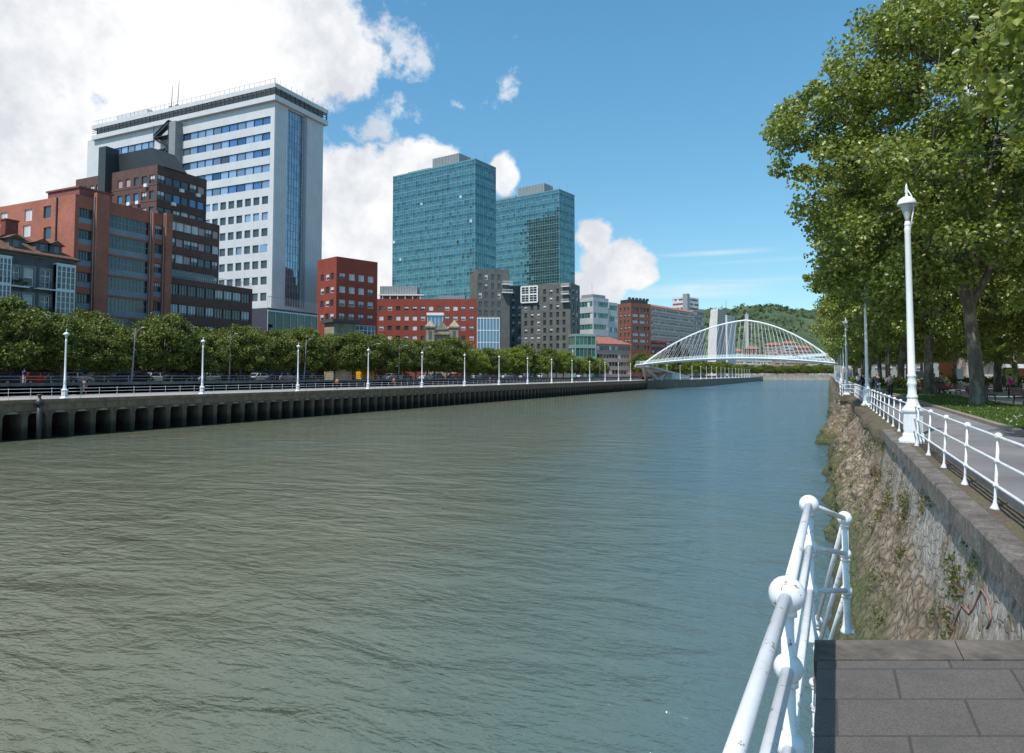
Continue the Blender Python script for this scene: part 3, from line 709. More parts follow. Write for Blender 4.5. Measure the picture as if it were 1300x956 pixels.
def leaves_mesh(name, cen, rad, per, size, m, seed, flat=.75, up=.35):
    """leaf-sized folded blades packed in clumps; every blade is its own piece"""
    rs = np.random.RandomState(seed); n = len(cen) * per
    C = np.repeat(np.array(cen), per, 0); Rr = np.repeat(np.array(rad), per)
    d = rs.randn(n, 3); d /= np.linalg.norm(d, axis=1)[:, None]
    d *= (rs.rand(n) ** .45 * Rr)[:, None]; d[:, 2] *= flat
    P = C + d
    nrm = rs.randn(n, 3); nrm[:, 2] = np.abs(nrm[:, 2]) + up * .4; nrm += d / (Rr[:, None] + 1e-6) * .35; nrm /= np.linalg.norm(nrm, axis=1)[:, None]
    a = np.cross(nrm, rs.randn(n, 3)); a /= np.linalg.norm(a, axis=1)[:, None]; b = np.cross(nrm, a)
    sz = (size * (.65 + .7 * rs.rand(n)))[:, None]
    a *= sz; b *= sz; fo = nrm * sz * .16
    V = np.stack([P - a * .5, P - a * .12 - b * .48 + fo, P + a * .30 - b * .26 + fo, P + a * .55, P + a * .30 + b * .26 + fo, P - a * .12 + b * .48 + fo], 1).reshape(-1, 3)
    base = (np.arange(n) * 6)[:, None]
    Fq = np.stack([base + np.array([[0, 1, 2, 3]]), base + np.array([[0, 3, 4, 5]])], 1).reshape(-1)
    me = bpy.data.meshes.new(name); me.vertices.add(len(V)); me.vertices.foreach_set('co', V.astype(np.float32).ravel())
    me.loops.add(len(Fq)); me.loops.foreach_set('vertex_index', Fq.astype(np.int32))
    me.polygons.add(n * 2); me.polygons.foreach_set('loop_start', np.arange(n * 2, dtype=np.int32) * 4)
    try: me.polygons.foreach_set('loop_total', np.full(n * 2, 4, np.int32))
    except Exception: pass
    me.materials.append(m); me.update(calc_edges=True); return me
def make_tree(name, seed, H, fork, Rc, nclump, per, leaf, tr, m, clump=(.8, 1.5), zlow=None, crown_shape=.9, lean=0, limbs=6, inner=.45):
    rs = random.Random(seed); t = thing(name, None, None)
    zl = zlow if zlow is not None else fork * .9; cz = (zl + H) / 2; hz = (H - zl) / 2
    tm = MB(); k = lean
    trunk = [(0, 0, -.3), (0, 0, 0), (.02, 0, fork * .15), (.06 * k, .05, fork * .5), (.25 * k, .0, fork), (.4 * k, .1, fork + (H - fork) * .35), (.3 * k, 0, fork + (H - fork) * .7)]
    tm.tube(trunk, [tr * 1.35, tr * 1.25, tr * 1.02, tr * .92, tr * .85, tr * .5, tr * .18], 10)
    anchors = [Vector(trunk[5]), Vector(trunk[6])]
    for i in range(limbs):
        th = 2 * math.pi * (i + rs.uniform(-.25, .25)) / limbs; st = fork * rs.uniform(.85, 1.0) + (i % 3) * fork * .12
        rr_ = Rc * rs.uniform(.55, .8); zt = cz + hz * rs.uniform(-.25, .6)
        p = []
        for q in range(5):
            f = q / 4; p.append(Vector((math.cos(th + .25 * f) * rr_ * f ** 1.2 + .25 * k, math.sin(th + .25 * f) * rr_ * f ** 1.2, st + (zt - st) * f ** .8)))
        tm.tube(p, [tr * .55, tr * .42, tr * .3, tr * .2, tr * .1], 7); anchors += p[2:]
        for q in range(2):
            p0_ = p[2 + q]; e = p0_ + Vector((rs.uniform(-1, 1), rs.uniform(-1, 1), rs.uniform(.1, .9))) * Rc * .35
            tm.tube([p0_, p0_.lerp(e, .5) + Vector((0, 0, .2)), e], [tr * .2, tr * .13, tr * .06], 5); anchors.append(e)
    cen = []; rad = []
    for i in range(nclump):
        zz = rs.uniform(-.96, 1); th = rs.uniform(0, 2 * math.pi)
        prof = (1 - abs(zz) ** 3) ** (1 / 3) if zz < .1 else (1 - ((zz - .1) / .9) ** 2.1) ** .5
        d = Vector((math.cos(th) * prof, math.sin(th) * prof, zz)).normalized()
        bulge = .84 + .30 * noise.noise(d * 1.7 + Vector((seed, 0, 0))) + .16 * noise.noise(d * 4.1 + Vector((0, seed, 0)))
        f = (inner + (1 - inner) * rs.random() ** .6) * bulge
        c = Vector((math.cos(th) * Rc * prof * f, math.sin(th) * Rc * prof * f, cz + zz * hz * (.8 + .2 * f)))
        cen.append(tuple(c)); rad.append(rs.uniform(*clump))
        a = min(anchors, key=lambda q: (q - c).length)
        mid = a.lerp(c, .5) + Vector((0, 0, -.15 * (a - c).length * .3))
        tm.tube([a, mid, c], [tr * .09, tr * .06, tr * .03], 4)
    tm.build('trunk', M_bark, t, True)
    link('crown', leaves_mesh(name + '_crown', cen, rad, per, leaf, m, seed), t)
    return t
# right bank: great plane trees
pA = make_tree('plane_tree', 11, 22.5, 5.2, 9.9, 560, 210, .185, .34, M_leafA, (.6, 1.35), 4.6, lean=-1)
pB = make_tree('plane_tree', 23, 21.5, 4.6, 9.6, 460, 190, .21, .38, M_leafA, (.6, 1.4), 4.0, lean=1)
pC = make_tree('plane_tree', 37, 20.0, 5.0, 9.2, 390, 160, .25, .36, M_leafA, (.7, 1.5), 3.8, lean=.5)
protos = [pA, pB, pC]; used = [False] * 3; kids = children_map()
GP = 'big plane trees on the right-bank promenade'
def place_plane(x, y, v, rz, label, sc=1.0):
    if not used[v]: o = protos[v]; used[v] = True
    else: o = copy_tree(protos[v], kids=kids)
    o.location = (x, y, .03); o.rotation_euler = (0, 0, rz); o.scale = (sc, sc, sc); tag(o, label, 'tree', GP); return o
place_plane(6.9, 42, 0, 0, 'large plane tree with forked trunk on the lawn just behind the nearest lamp post')
place_plane(7.3, 64, 1, 1.1, 'plane tree on the river-side lawn, second from the camera')
for i, y in enumerate([87, 109, 131, 153, 175, 197, 219, 241, 263, 285]):
    place_plane(7.2 + (i % 3) * .3, y, (i * 2 + 1) % 3, i * 1.7, 'plane tree in the row nearest the river, %s from the camera' % ordn(i + 2), 1.0 if i < 6 else .92)
for i, y in enumerate([33, 55, 76, 98, 120, 142, 165, 190, 215]):
    place_plane(19.5 + (i % 2) * .8, y + 2, (i + 2) % 3, i * 2.3 + .5, 'plane tree in the middle row beyond the lawn, %s from the camera' % ordn(i), .96)
for i, y in enumerate([62, 90, 118, 146, 176]):
    place_plane(33 + (i % 2), y, i % 3, i * 1.3, 'plane tree in the back row of the promenade, %s from the camera' % ordn(i), .95)
# the close tree whose dark twigs hang in at the upper right
nt_ = make_tree('plane_tree', 51, 16.0, 4.0, 6.4, 260, 190, .17, .36, M_leafA, (.6, 1.1), 4.2, lean=0)
nt_.location = (8.5, 15.5, .03); tag(nt_, 'close plane tree whose dark leafy twigs hang into the upper right corner', 'tree', GP)
# left bank street trees
tA = make_tree('street_tree', 5, 8.6, 2.3, 4.9, 165, 95, .24, .19, M_leafB, (.6, 1.2), 1.9, limbs=5, inner=.3)
tB = make_tree('street_tree', 6, 9.2, 2.4, 5.0, 165, 95, .24, .20, M_leafB, (.6, 1.2), 1.9, limbs=5, inner=.3)
tC = make_tree('street_tree', 8, 8.2, 2.3, 4.7, 170, 110, .25, .19, M_leafC, (.6, 1.15), 1.8, limbs=5, inner=.3)
protos2 = [tA, tB, tC]; used2 = [False] * 3; kids = children_map()
def street(x, y, v, rz, label, grp, sc=1.0):
    if not used2[v]: o = protos2[v]; used2[v] = True
    else: o = copy_tree(protos2[v], kids=kids)
    o.location = (x, y, SZ); o.rotation_euler = (0, 0, rz); o.scale = (sc, sc, sc * random.uniform(.93, 1.06)); tag(o, label, 'tree', grp); return o
y = 18.0; i = 0
while y < 252:
    bright = y > 132  # lighter leaf colour stands in for sunlight on the farther street trees
    street(-79.6 + random.uniform(-.3, .3), y, 2 if bright and i % 3 else (i % 2), i * 1.9, ('light green' if bright and i % 3 else 'dark green') + ' street tree in the row along the left quay, %s from the left edge' % ordn(i), 'street trees in the row along the left quay', .82 + .26 * random.random())
    y += 6.7 + random.uniform(-1.0, 1.0); i += 1
y = 22.0; i = 0
while y < 215:
    street(-91 + random.uniform(-.5, .5), y, 1 - i % 2 if y < 150 else 2, i * 2.7, 'street tree in the row in front of the facades, %s from the left edge' % ordn(i), 'street trees in front of the facades', 1.0)
    y += 9.5; i += 1
for i, (x, y) in enumerate([(-72, 285), (-70, 300), (-71, 318), (-68, 338), (-67, 358), (-66, 380), (-67, 405), (-66, 430), (-66, 460), (-66, 495), (-67, 530), (-66, 570), (-66, 610)]):
    street(x, y, 2 if i % 3 else 0, i * 1.3, 'tree on the left quay beyond the footbridge, %s past the bridge' % ordn(i), 'trees on the left quay beyond the footbridge', 1.1)
for i in range(26):
    street(-150 + i * 6.2, 775 + (i % 3) * 5, (0, 2, 1)[i % 3], i, 'tree behind the far quay wall, %s from the left' % ordn(i), 'trees behind the far quay wall', 1.25)
# conifer clump beside the red-roofed block behind the bridge end
for i, (px, d, h) in enumerate([(852, 418, 19), (862, 422, 22), (872, 425, 17), (842, 422, 15)]):
    rs = random.Random(60 + i); q = at_d(px, 475.5, d); t = thing('conifer_tree', 'dark evergreen behind the left end of the footbridge, %s of its clump from the left' % ('second', 'third', 'last', 'first')[i], 'tree', (q.x, q.y, SZ), 0, 'dark evergreens behind the footbridge end')
    mb = MB(); mb.tube([(0, 0, 0), (0, 0, h * .9)], [.3, .05], 7); mb.build('trunk', M_bark, t)
    cen = []; rad = []
    for k in range(70):
        z = h * (.12 + .86 * k / 70); rr_ = (1 - z / h) * 4.6 + .4; th = k * 2.4; cen.append((math.cos(th) * rr_ * .7, math.sin(th) * rr_ * .7, z)); rad.append(max(.5, rr_ * .45))
    link('crown', leaves_mesh('conifer_crown', cen, rad, 60, .45, M_leafD, 60 + i), t)
# palm on the right promenade
q = at_d(1266, 475.5, 62)
t = thing('palm_tree', 'palm tree with arching fronds on the plaza beyond the promenade', 'tree', (q.x, q.y, 0))
mb = MB(); mb.tube([(0, 0, 0), (0, 0, 1.5), (.1, 0, 3.0)], [.36, .30, .33], 10); mb.build('trunk', M_bark, t, True)
mb = MB(); rs = random.Random(9)
for k in range(46):
    th = k * 2.39996; e = rs.uniform(-.3, 1.35); L = rs.uniform(2.0, 2.7); p = Vector((.1, 0, 3.1)); dv = Vector((math.cos(th) * math.cos(e), math.sin(th) * math.cos(e), math.sin(e)))
    side = dv.cross(Vector((0, 0, 1))).normalized(); pts = []
    for j in range(9):
        pts.append(p.copy()); p = p + dv * L / 8; dv = (dv + Vector((0, 0, -.17))).normalized()
    mb.tube(pts, [.03] * 4 + [.015] * 5, 4)
    for j in range(1, 8):
        for sd in (-1, 1):
            for hh in (0, .5):
                a = pts[j].lerp(pts[j + 1], hh); b2 = a + side * sd * .45 * math.sin(math.pi * (j + 1) / 9) + (pts[j + 1] - pts[j]) * .8 + Vector((0, 0, -.10)); mb.add([a, a + (pts[j + 1] - pts[j]) * .22, b2], [(0, 1, 2)])
mb.build('crown', M_leafA, t)
# ------------------------------------------------------------------ lawn blades and daisies
rs = np.random.RandomState(4); n = 70000
y_ = -4 + 83 * rs.rand(n) ** 1.6; x_ = 4.9 + 3.5 * rs.rand(n); hgt = .04 + .07 * rs.rand(n); th = rs.rand(n) * 6.28; wd = .010 + np.abs(y_) * .0006
P = np.stack([x_, y_, np.full(n, .055)], 1); dx = np.stack([np.cos(th) * wd, np.sin(th) * wd, np.zeros(n)], 1); tp = np.stack([rs.randn(n) * .025, rs.randn(n) * .025, hgt], 1)
V = np.stack([P - dx, P + dx, P + tp], 1).reshape(-1, 3)
me = bpy.data.meshes.new('grass'); me.from_pydata(V.tolist(), [], np.arange(n * 3).reshape(-1, 3).tolist()); me.materials.append(leaf_mat('grass_blades', [(0, (.04, .08, .012)), (.7, (.09, .15, .02)), (1, (.20, .20, .06))], .3)); me.update()
tag(link('grass', me), kind='stuff')
mb = MB(); rr = random.Random(2)
for k in range(150):
    x = rr.uniform(5, 8.3); y = rr.uniform(14, 30) if k % 3 else rr.uniform(14, 60); z = .055 + rr.uniform(.07, .12); s = .018 + y * .0006; mb.add([(x - s, y, z), (x, y - s, z), (x + s, y, z + .01), (x, y + s, z + .01)], [(0, 1, 2, 3)])
tag(mb.build('daisies', mat('daisy_white', (.7, .7, .62), .7)), kind='stuff')
# ------------------------------------------------------------------ hill beyond the city
def hill():
    def hz(px): # ridge line height in photo rows -> metres at that distance
        pass
    ridge = [(700, 440), (820, 420), (892, 399), (932, 397), (960, 394), (985, 391), (1010, 396), (1060, 400), (1120, 398), (1250, 410), (1500, 430)]
    nx, ny = 120, 34; vs = []; fs = []
    for i in range(nx):
        px = 700 + 800 * i / (nx - 1)
        for a, b in zip(ridge, ridge[1:]):
            if a[0] <= px <= b[0]: py = a[1] + (b[1] - a[1]) * (px - a[0]) / (b[0] - a[0])
        for j in range(ny):
            f = j / (ny - 1); d = 900 + 900 * f
            top = at_d(px, py, 1500).z
            g = sst(0, .62, f) * (1 - .3 * sst(.7, 1, f)); q = at_d(px, 475.5, d)
            z = -1 + top * g + (fbm(q.x * .01, q.y * .01, 0) * 16 + fbm(q.x * .05, q.y * .05, 5) * 4) * g
            vs.append((q.x, q.y, z))
    for i in range(nx - 1):
        for j in range(ny - 1): fs.append((i * ny + j, (i + 1) * ny + j, (i + 1) * ny + j + 1, i * ny + j + 1))
    m, nt, b, out = nodes_of('hillside'); c = ramp(nt, noise_n(nt, pos(nt), .02, 5, .6), [(.35, (.030, .052, .022)), (.55, (.055, .085, .034)), (.7, (.085, .115, .05))])
    nt.links.new(c, b.inputs['Base Color']); b.inputs['Roughness'].default_value = .95
    me = bpy.data.meshes.new('hill'); me.from_pydata(vs, [], fs); me.materials.append(m); me.update(); tag(link('hill', me), kind='structure')
    rs = random.Random(5); cen = []; rad = []
    for k in range(4200):
        i = rs.randrange(8, nx - 1); j = rs.randrange(4, ny - 8); v = vs[i * ny + j]; w_ = vs[(i + 1) * ny + j + 1]; f = rs.random(); g = rs.random()
        if noise.noise(Vector((v[0] * .012, v[1] * .012, 0))) < -.3: continue
        cen.append((v[0] + (w_[0] - v[0]) * f, v[1] + (w_[1] - v[1]) * g, v[2] + (w_[2] - v[2]) * (f + g) / 2 + 1.5)); rad.append(rs.uniform(2.5, 6))
    tag(link('hillside_forest', leaves_mesh('hillside_forest', cen, rad, 26, 2.0, leaf_mat('forest_leaves', [(0, (.02, .045, .018)), (.6, (.045, .08, .025)), (1, (.09, .13, .04))], .2), 5)), kind='stuff')
hill()
# ------------------------------------------------------------------ buildings
class Bld:
    """box building: near corner at picture column px and distance d; +X of its frame runs up-river (turned rot clockwise), +Y away from the river"""
    def __init__(s, name, label, cat, px, py, d, rot, pxR=None, pxL=None, W=None, D=None, z0=SZ, z1=None, group=None):
        c = at_d(px, py, d); s.z1 = z1 or c.z; s.z0 = z0; s.C = Vector((c.x, c.y, 0)); s.rz = R(90 - rot)
        s.dr = Vector((math.cos(s.rz), math.sin(s.rz), 0)); s.dl = Vector((-s.dr.y, s.dr.x, 0))
        s.W = W or s.length(s.dr, pxR, py); s.D = D or s.length(s.dl, pxL, py)
        s.t = thing(name, label, cat, (s.C.x, s.C.y, 0), s.rz, group)
        s.ops = {'R': [], 'L': []}
    def length(s, dv, px, py):
        r = ray(px, py); r = Vector((r.x, r.y)); # solve C + dv*L = r*k
        det = dv.x * -r.y + dv.y * r.x
        return (-s.C.x * -r.y - s.C.y * r.x) / det
    def uz(s, side, px, py):
        r = ray(px, py); dv = s.dr if side == 'R' else s.dl; n = s.dl if side == 'R' else s.dr
        k = s.C.dot(n) / r.dot(n); p = r * k; return (p - s.C).dot(dv), p.z + EYE
    def u(s, side, px, py=440): return s.uz(side, px, py)[0]
    def zat(s, side, px, py): return s.uz(side, px, py)[1]
    def P(s, side, u, w, z): return (u, w, z) if side == 'R' else (w, u, z)   # w = depth behind the face
    def opening(s, side, u0, u1, z0, z1): s.ops[side].append((min(u0, u1), max(u0, u1), z0, z1))
    def walls(s, m, dep=.25, name='wall', z1=None, roofm=None, W=None):
        mb = MB(); z1 = z1 or s.z1
        for side, L in (('R', s.W), ('L', s.D)):
            us = sorted({0, L} | {round(q, 3) for o in s.ops[side] for q in o[:2] if 0 < q < L}); zs = sorted({s.z0, z1} | {round(q, 3) for o in s.ops[side] for q in o[2:] if s.z0 < q < z1})
            ops = [tuple(round(q, 3) for q in o) for o in s.ops[side]]
            for i in range(len(us) - 1):
                j = 0
                while j < len(zs) - 1:
                    uc, zc = (us[i] + us[i + 1]) / 2, (zs[j] + zs[j + 1]) / 2
                    if any(o[0] < uc < o[1] and o[2] < zc < o[3] for o in ops): j += 1; continue
                    mb.quad(s.P(side, us[i], 0, zs[j]), s.P(side, us[i + 1], 0, zs[j]), s.P(side, us[i + 1], 0, zs[j + 1]), s.P(side, us[i], 0, zs[j + 1])); j += 1
            for u0, u1, a, b in ops:
                mb.quad(s.P(side, u0, 0, a), s.P(side, u1, 0, a), s.P(side, u1, dep, a), s.P(side, u0, dep, a)); mb.quad(s.P(side, u0, 0, b), s.P(side, u1, 0, b), s.P(side, u1, dep, b), s.P(side, u0, dep, b))
                for q in (u0, u1): mb.quad(s.P(side, q, 0, a), s.P(side, q, 0, b), s.P(side, q, dep, b), s.P(side, q, dep, a))
        W, D = s.W, s.D
        mb.quad((W, 0, s.z0), (W, D, s.z0), (W, D, z1), (W, 0, z1)); mb.quad((0, D, s.z0), (W, D, s.z0), (W, D, z1), (0, D, z1))
        mb.build(name, m, s.t)
        r = MB(); r.quad((0, 0, z1 - .5), (W, 0, z1 - .5), (W, D, z1 - .5), (0, D, z1 - .5))
        for a in ((.0, W, -.0, .3), (0, W, D - .3, D)): r.box(a[0], a[1], a[2], a[3], z1 + .001, z1 + .12)
        for a in ((0, .3), (W - .3, W)): r.box(a[0], a[1], .301, D - .301, z1 + .001, z1 + .12)
        r.build('roof', roofm or M_conc, s.t)
    def win(s, side, u0, u1, z0, z1, sty, dep=.18, name='window', op=True):
        u0, u1 = min(u0, u1), max(u0, u1)
        if op: s.opening(side, u0, u1, z0, z1)
        w, h = round(u1 - u0, 1), round(z1 - z0, 1)
        o = link(name, win_mesh(w, h, sty), s.t); o.scale = ((u1 - u0) / w, 1, (z1 - z0) / h)
        if side == 'R': o.location = ((u0 + u1) / 2, dep, z0)
        else: o.location = (dep, (u0 + u1) / 2, z0); o.rotation_euler = (0, 0, -math.pi / 2)
        return o
WM = {}
STY = {}
def style(name, glass, frame, nx=2, nz=1, t=.07, blind=None, bf=0, sill=None): STY[name] = (glass, frame, nx, nz, t, blind, bf, sill)
def win_mesh(w, h, sty):
    k = (w, h, sty)
    if k in WM: return WM[k]
    g, f, nx, nz, t, bl, bf, sill = STY[sty]; mb = MB()
    for i in range(nx):
        a = -w / 2 + w * i / nx; b = a + w / nx
        hb = h * (1 - bf)
        if bf < 1: mb.quad((a, 0, 0), (b, 0, 0), (b, 0, hb), (a, 0, hb), 0)
        if bf > 0: mb.quad((a, -.015, hb), (b, -.015, hb), (b, -.015, h), (a, -.015, h), 2)
    for i in range(nx + 1):
        c = -w / 2 + w * i / nx; c = min(max(c, -w / 2 + t / 2), w / 2 - t / 2); mb.box(c - t / 2, c + t / 2, -.06, .02, 0, h, 1)
    for j in range(nz + 1):
        c = h * j / nz; c = min(max(c, t / 2), h - t / 2); mb.box(-w / 2 + t, w / 2 - t, -.055, .02, c - t / 2, c + t / 2, 1)
    if sill: mb.box(-w / 2 - .08, w / 2 + .08, -.30, -.165, -.12, -.002, 1)
    WM[k] = mb.mesh('window', [g, f, bl or M_blind]); return WM[k]
style('plain', M_glass, M_dframe); style('half', M_glass, M_dframe, bf=.5); style('blind', M_glass, M_frame, bf=.97); style('white', M_glass, M_frame, 2, 3, .09)
style('pink', M_glass, M_dframe, 1, 1, .08, M_pink, .97); style('blue', M_glassb, M_dframe, 1, 1, .08); style('dark1', M_glass, M_dframe, 1, 1, .07); style('whitehalf', M_glass, M_frame, 1, 2, .1, M_blind, .55)
rb_ = random.Random(12)
# --- B1 old grey house
M_oldgrey = mat('grey_render', (.115, .12, .13), .85, var=.2, scale=1.0, streak=.4, brick=(.9, .45, .015))
M_tile = mat('roof_tile', (.17, .085, .055), .85, var=.35, scale=2, brick=(.5, .22, .05))
b = Bld('grey_house', 'old grey stone house with white glazed galleries and dormers in its tiled roof', 'house', -75, 305, 74.5, 0, pxR=91, D=13)
b = b if b.C.x < 0 else b
c = at_x(-75, -97); b.C = Vector((-97, c.y, 0)); b.t.location = (-97, c.y, 0); b.W = b.length(b.dr, 91, 440); b.z1 = b.zat('R', 91, 333)
fl = [b.z1 - 4.1 - 3.55 * k for k in range(4)]
for k, z in enumerate(fl):
    for px, kind in ((-40, 'w'), (-20, 'w'), (15, 'w'), (33.5, 'w'), (55, 'w')):
        u = b.u('R', px); b.win('R', u - .62, u + .62, z, z + 2.5, 'white' if px != 33.5 else 'whitehalf')
        su = MB(); 
        for x0_, x1_, a0, a1 in ((u - .85, u - .64, z - .1, z + 2.75), (u + .64, u + .85, z - .1, z + 2.75), (u - .639, u + .639, z + 2.51, z + 2.75)): su.box(x0_, x1_, -.05, .01, a0, a1)
        su.build('window_surround', mat('pale_surround', (.24, .24, .24), .8), b.t)
        if px != 33.5:
            bl = MB(); bl.box(u - 1.5, u + 1.5, -.8, -.002, z - .28, z - .12); fl_ = bl.build('balcony', M_frame, b.t)
            br = MB()
            for q in range(22): br.box(u - 1.45 + q * .138, u - 1.43 + q * .138, -.77, -.75, z - .12, z + .8)
            br.box(u - 1.47, u + 1.47, -.78, -.74, z + .8, z + .85); br.build('balcony_railing', M_black, fl_)
            if px == 15 or (px == 55 and k == 1):
                pl = leaves_mesh('balcony_plant', [(u + q, -.5, z + .5 + .3 * math.sin(q * 5)) for q in (-1.1, -.6, 0, .5, 1.1)], [.35] * 5, 60, .16, M_leafB, 4); link('balcony_plant', pl, fl_)
for a, c_ in ((65, 88), (-9, 6)):
    u0, u1 = b.u('R', a), b.u('R', c_); zt = b.z1 - .7; gal = MB()
    gal.box(u0, u1, -.75, -.002, zt - 14.0, zt - 13.8); gal.box(u0 - .1, u1 + .1, -.85, -.002, zt, zt + .18)
    for lv in range(4):
        zz = zt - 3.5 * lv
        gal.box(u0, u1, -.78, -.72, zz - .2, zz); gal.box(u0, u1, -.78, -.72, zz - 3.5, zz - 3.3)
        for zz2 in (zz - .85, zz - 1.65, zz - 2.5): gal.box(u0, u1, -.775, -.73, zz2 - .07, zz2)
    nmu = 5 if a > 0 else 4
    for i in range(nmu):
        x = u0 + (u1 - u0) * i / (nmu - 1); gal.box(x - .07, x + .07, -.79, -.71, zt - 14, zt)
    for zz in range(2): gal.box(u0 - .001, u0 + .05, -.75, 0, zt - 14, zt)
    o = gal.build('glazed_gallery', M_frame, b.t)
    gg = MB()
    for i in range(nmu - 1):
        for lv in range(8): gg.quad((u0 + (u1 - u0) * i / (nmu - 1), -.74, zt - 1.75 * (lv + 1)), (u0 + (u1 - u0) * (i + 1) / (nmu - 1), -.74, zt - 1.75 * (lv + 1)), (u0 + (u1 - u0) * (i + 1) / (nmu - 1), -.74, zt - 1.75 * lv), (u0 + (u1 - u0) * i / (nmu - 1), -.74, zt - 1.75 * lv))
    gg.build('pane', M_glass, o)
b.walls(M_oldgrey, .22)
rf = MB(); W, D, z = b.W, b.D, b.z1
rf.box(-.5, W + .5, -.7, D + .5, z + .13, z + .35)
rf.add([(-.5, -.7, z + .35), (W + .5, -.7, z + .35), (W + .5, D + .5, z + .35), (-.5, D + .5, z + .35), (2, D / 2, z + 4.6), (W - 6.5, D / 2, z + 4.6)], [(0, 1, 5, 4), (1, 2, 5), (2, 3, 4, 5), (3, 0, 4)])
rfo = rf.build('tiled_roof', M_tile, b.t)
for px in (-30, 18, 52, 70):
    u = b.u('R', px); dm = MB(); dm.box(u - .8, u + .8, .5, 3.2, z + .6, z + 2.1, 0); dm.add([(u - 1.15, .2, z + 2.1), (u + 1.15, .2, z + 2.1), (u, .2, z + 2.75), (u - 1.15, 4, z + 2.1), (u + 1.15, 4, z + 2.1), (u, 4, z + 2.75)], [(0, 1, 2), (0, 3, 5, 2), (1, 4, 5, 2), (0, 1, 4, 3)], 1)
    dm.box(u - .35, u + .35, .44, .49, z + .9, z + 1.9, 2); dm.build('dormer', [M_oldgrey, M_tile, M_glass], rfo)
for px in (24, -8):
    u = b.u('R', px); ch = MB(); ch.box(u - .8, u + .8, 2.5, 3.5, z + 1, z + 4.8); ch.box(u - .9, u + .9, 2.4, 3.6, z + 4.8, z + 5.0); ch.build('chimney', mat('chimney_brick', (.22, .06, .045), .85, brick=(.25, .08, .01)), rfo)
# --- B2 orange brick block
M_brick2 = mat('orange_brick', (.40, .135, .085), .85, var=.16, scale=.35, brick=(.6, .2, .02), streak=.15)
M_panel = mat('grey_blue_panel', (.20, .22, .26), .5, var=.15, scale=1)
c = at_x(96, -97.5); dpx = c.dot(FWD)
b2 = Bld('orange_brick_block', 'orange brick apartment block with glazed strips between tall brick piers', 'building', 96, 247, dpx, 0, pxR=214, D=34)
z1 = b2.z1; pitch = 3.12
style('strip', M_glass, M_dframe, 5, 1, .08); style('widestrip', M_glass, M_grey, 12, 2, .07, M_blind, 0)
style('strip2', M_glass, M_dframe, 5, 1, .08, M_blind, .4)
bays = [(97.5, 115.5, 'strip', 1.35), (133.5, 188.5, 'widestrip', 2.05), (192, 205, 'strip2', 1.5)]
for bi, (a, c_, sty, gh) in enumerate(bays):
    u0, u1 = b2.u('R', a, 350), b2.u('R', c_, 350)
    for k in range(8):
        zt = z1 - 1.75 - pitch * k; zb = zt - gh - .8
        b2.opening('R', u0, u1, zb, zt)
        b2.win('R', u0, u1, zb + .8, zt, sty if (k + bi) % 3 else ('strip' if bi == 2 else sty), .2, op=False)
        mb = MB(); mb.box(u0, u1, .05, .2, zb, zb + .79); mb.build('spandrel', M_panel, b2.t)
for px in (0, 36, 60):
    for k in range(5):
        pass
for px, py in ((5, 277), (36, 273), (60, 269), (34, 293), (5, 300), (60, 296)):
    u, z = b2.uz('L', px, py); b2.win('L', u - .9, u + .9, z - .9, z + .9, 'blind' if px != 60 else 'dark1')
b2.walls(M_brick2, .22, roofm=M_brick2)
for px0, px1, up in ((116.5, 133, 2.6), (189, 191.5, 0), (206, 214, 1.2)):
    u0, u1 = b2.u('R', px0, 350), b2.u('R', px1, 350); mb = MB(); mb.box(u0, u1, -.7, -.002, SZ, z1 + up * .35); mb.build('brick_pier', M_brick2, b2.t)
    mb = MB(); mb.tube([(u0 - .12, -.3, SZ), (u0 - .12, -.3, z1 + .3)], .08, 6); mb.build('drainpipe', M_grey, b2.t)
mb = MB(); ua, ub = b2.u('L', 92, 245), b2.u('L', 52, 245); mb.box(1, 6, ua, ub, z1, b2.zat('L', 92, 236)); mb.box(.8, 6.2, ua - .2, ub + .2, b2.zat('L', 92, 236), b2.zat('L', 92, 236) + .25); mb.build('stair_head', mat('dark_red_render', (.20, .07, .06), .8), b2.t)
mb = MB(); mb.tube([(-.1, b2.u('L', 73, 260), 20), (-.1, b2.u('L', 73, 260), z1)], .12, 6); mb.build('drainpipe', M_black, b2.t)
# --- B3 brown stepped block
M_brown = mat('brown_brick', (.115, .062, .052), .85, var=.2, scale=.5, brick=(.5, .16, .02), streak=.2)
M_brown2 = mat('brown_brick_warm', (.15, .072, .056), .85, var=.2, scale=.5, brick=(.5, .16, .02), streak=.2)
BR = 'stepped dark brown block in front of the white tower'
def tall_windows(b, side, pxs, z_top, pitch, rows, w, h, pick, shift=None, zmin=8, dep=.18, ref=400):
    for px in pxs:
        u = b.u(side, px, ref)
        for k in range(rows):
            z = z_top - pitch * k
            if z - h < zmin: break
            b.win(side, u - w / 2, u + w / 2, z - h, z, pick(px, k), dep)
d0 = at_x(200, -109).dot(FWD)
b3 = Bld('brown_tower', 'dark brown brick stepped office block with pink and blue blinds under the white tower', 'building', 200, 209.6, d0, 0, pxR=263, pxL=97)
def pk(px, k): return rb_.choice(['pink', 'pink', 'dark1', 'half'] if k == 0 else (['blue', 'blue', 'half', 'dark1'] if k == 1 else ['blind', 'dark1', 'half', 'pink', 'dark1']))
tall_windows(b3, 'R', (205, 215, 225.5, 235.5, 246, 256), b3.z1 - 1.6, 2.95, 9, 1.55, 1.5, pk, ref=230)
tall_windows(b3, 'L', (193, 183, 173, 162.5, 152.5, 125, 117, 108.5, 101), b3.z1 - 1.6, 2.95, 6, 1.35, 1.5, pk, ref=230)
b3.walls(M_brown, .2, roofm=M_brown)
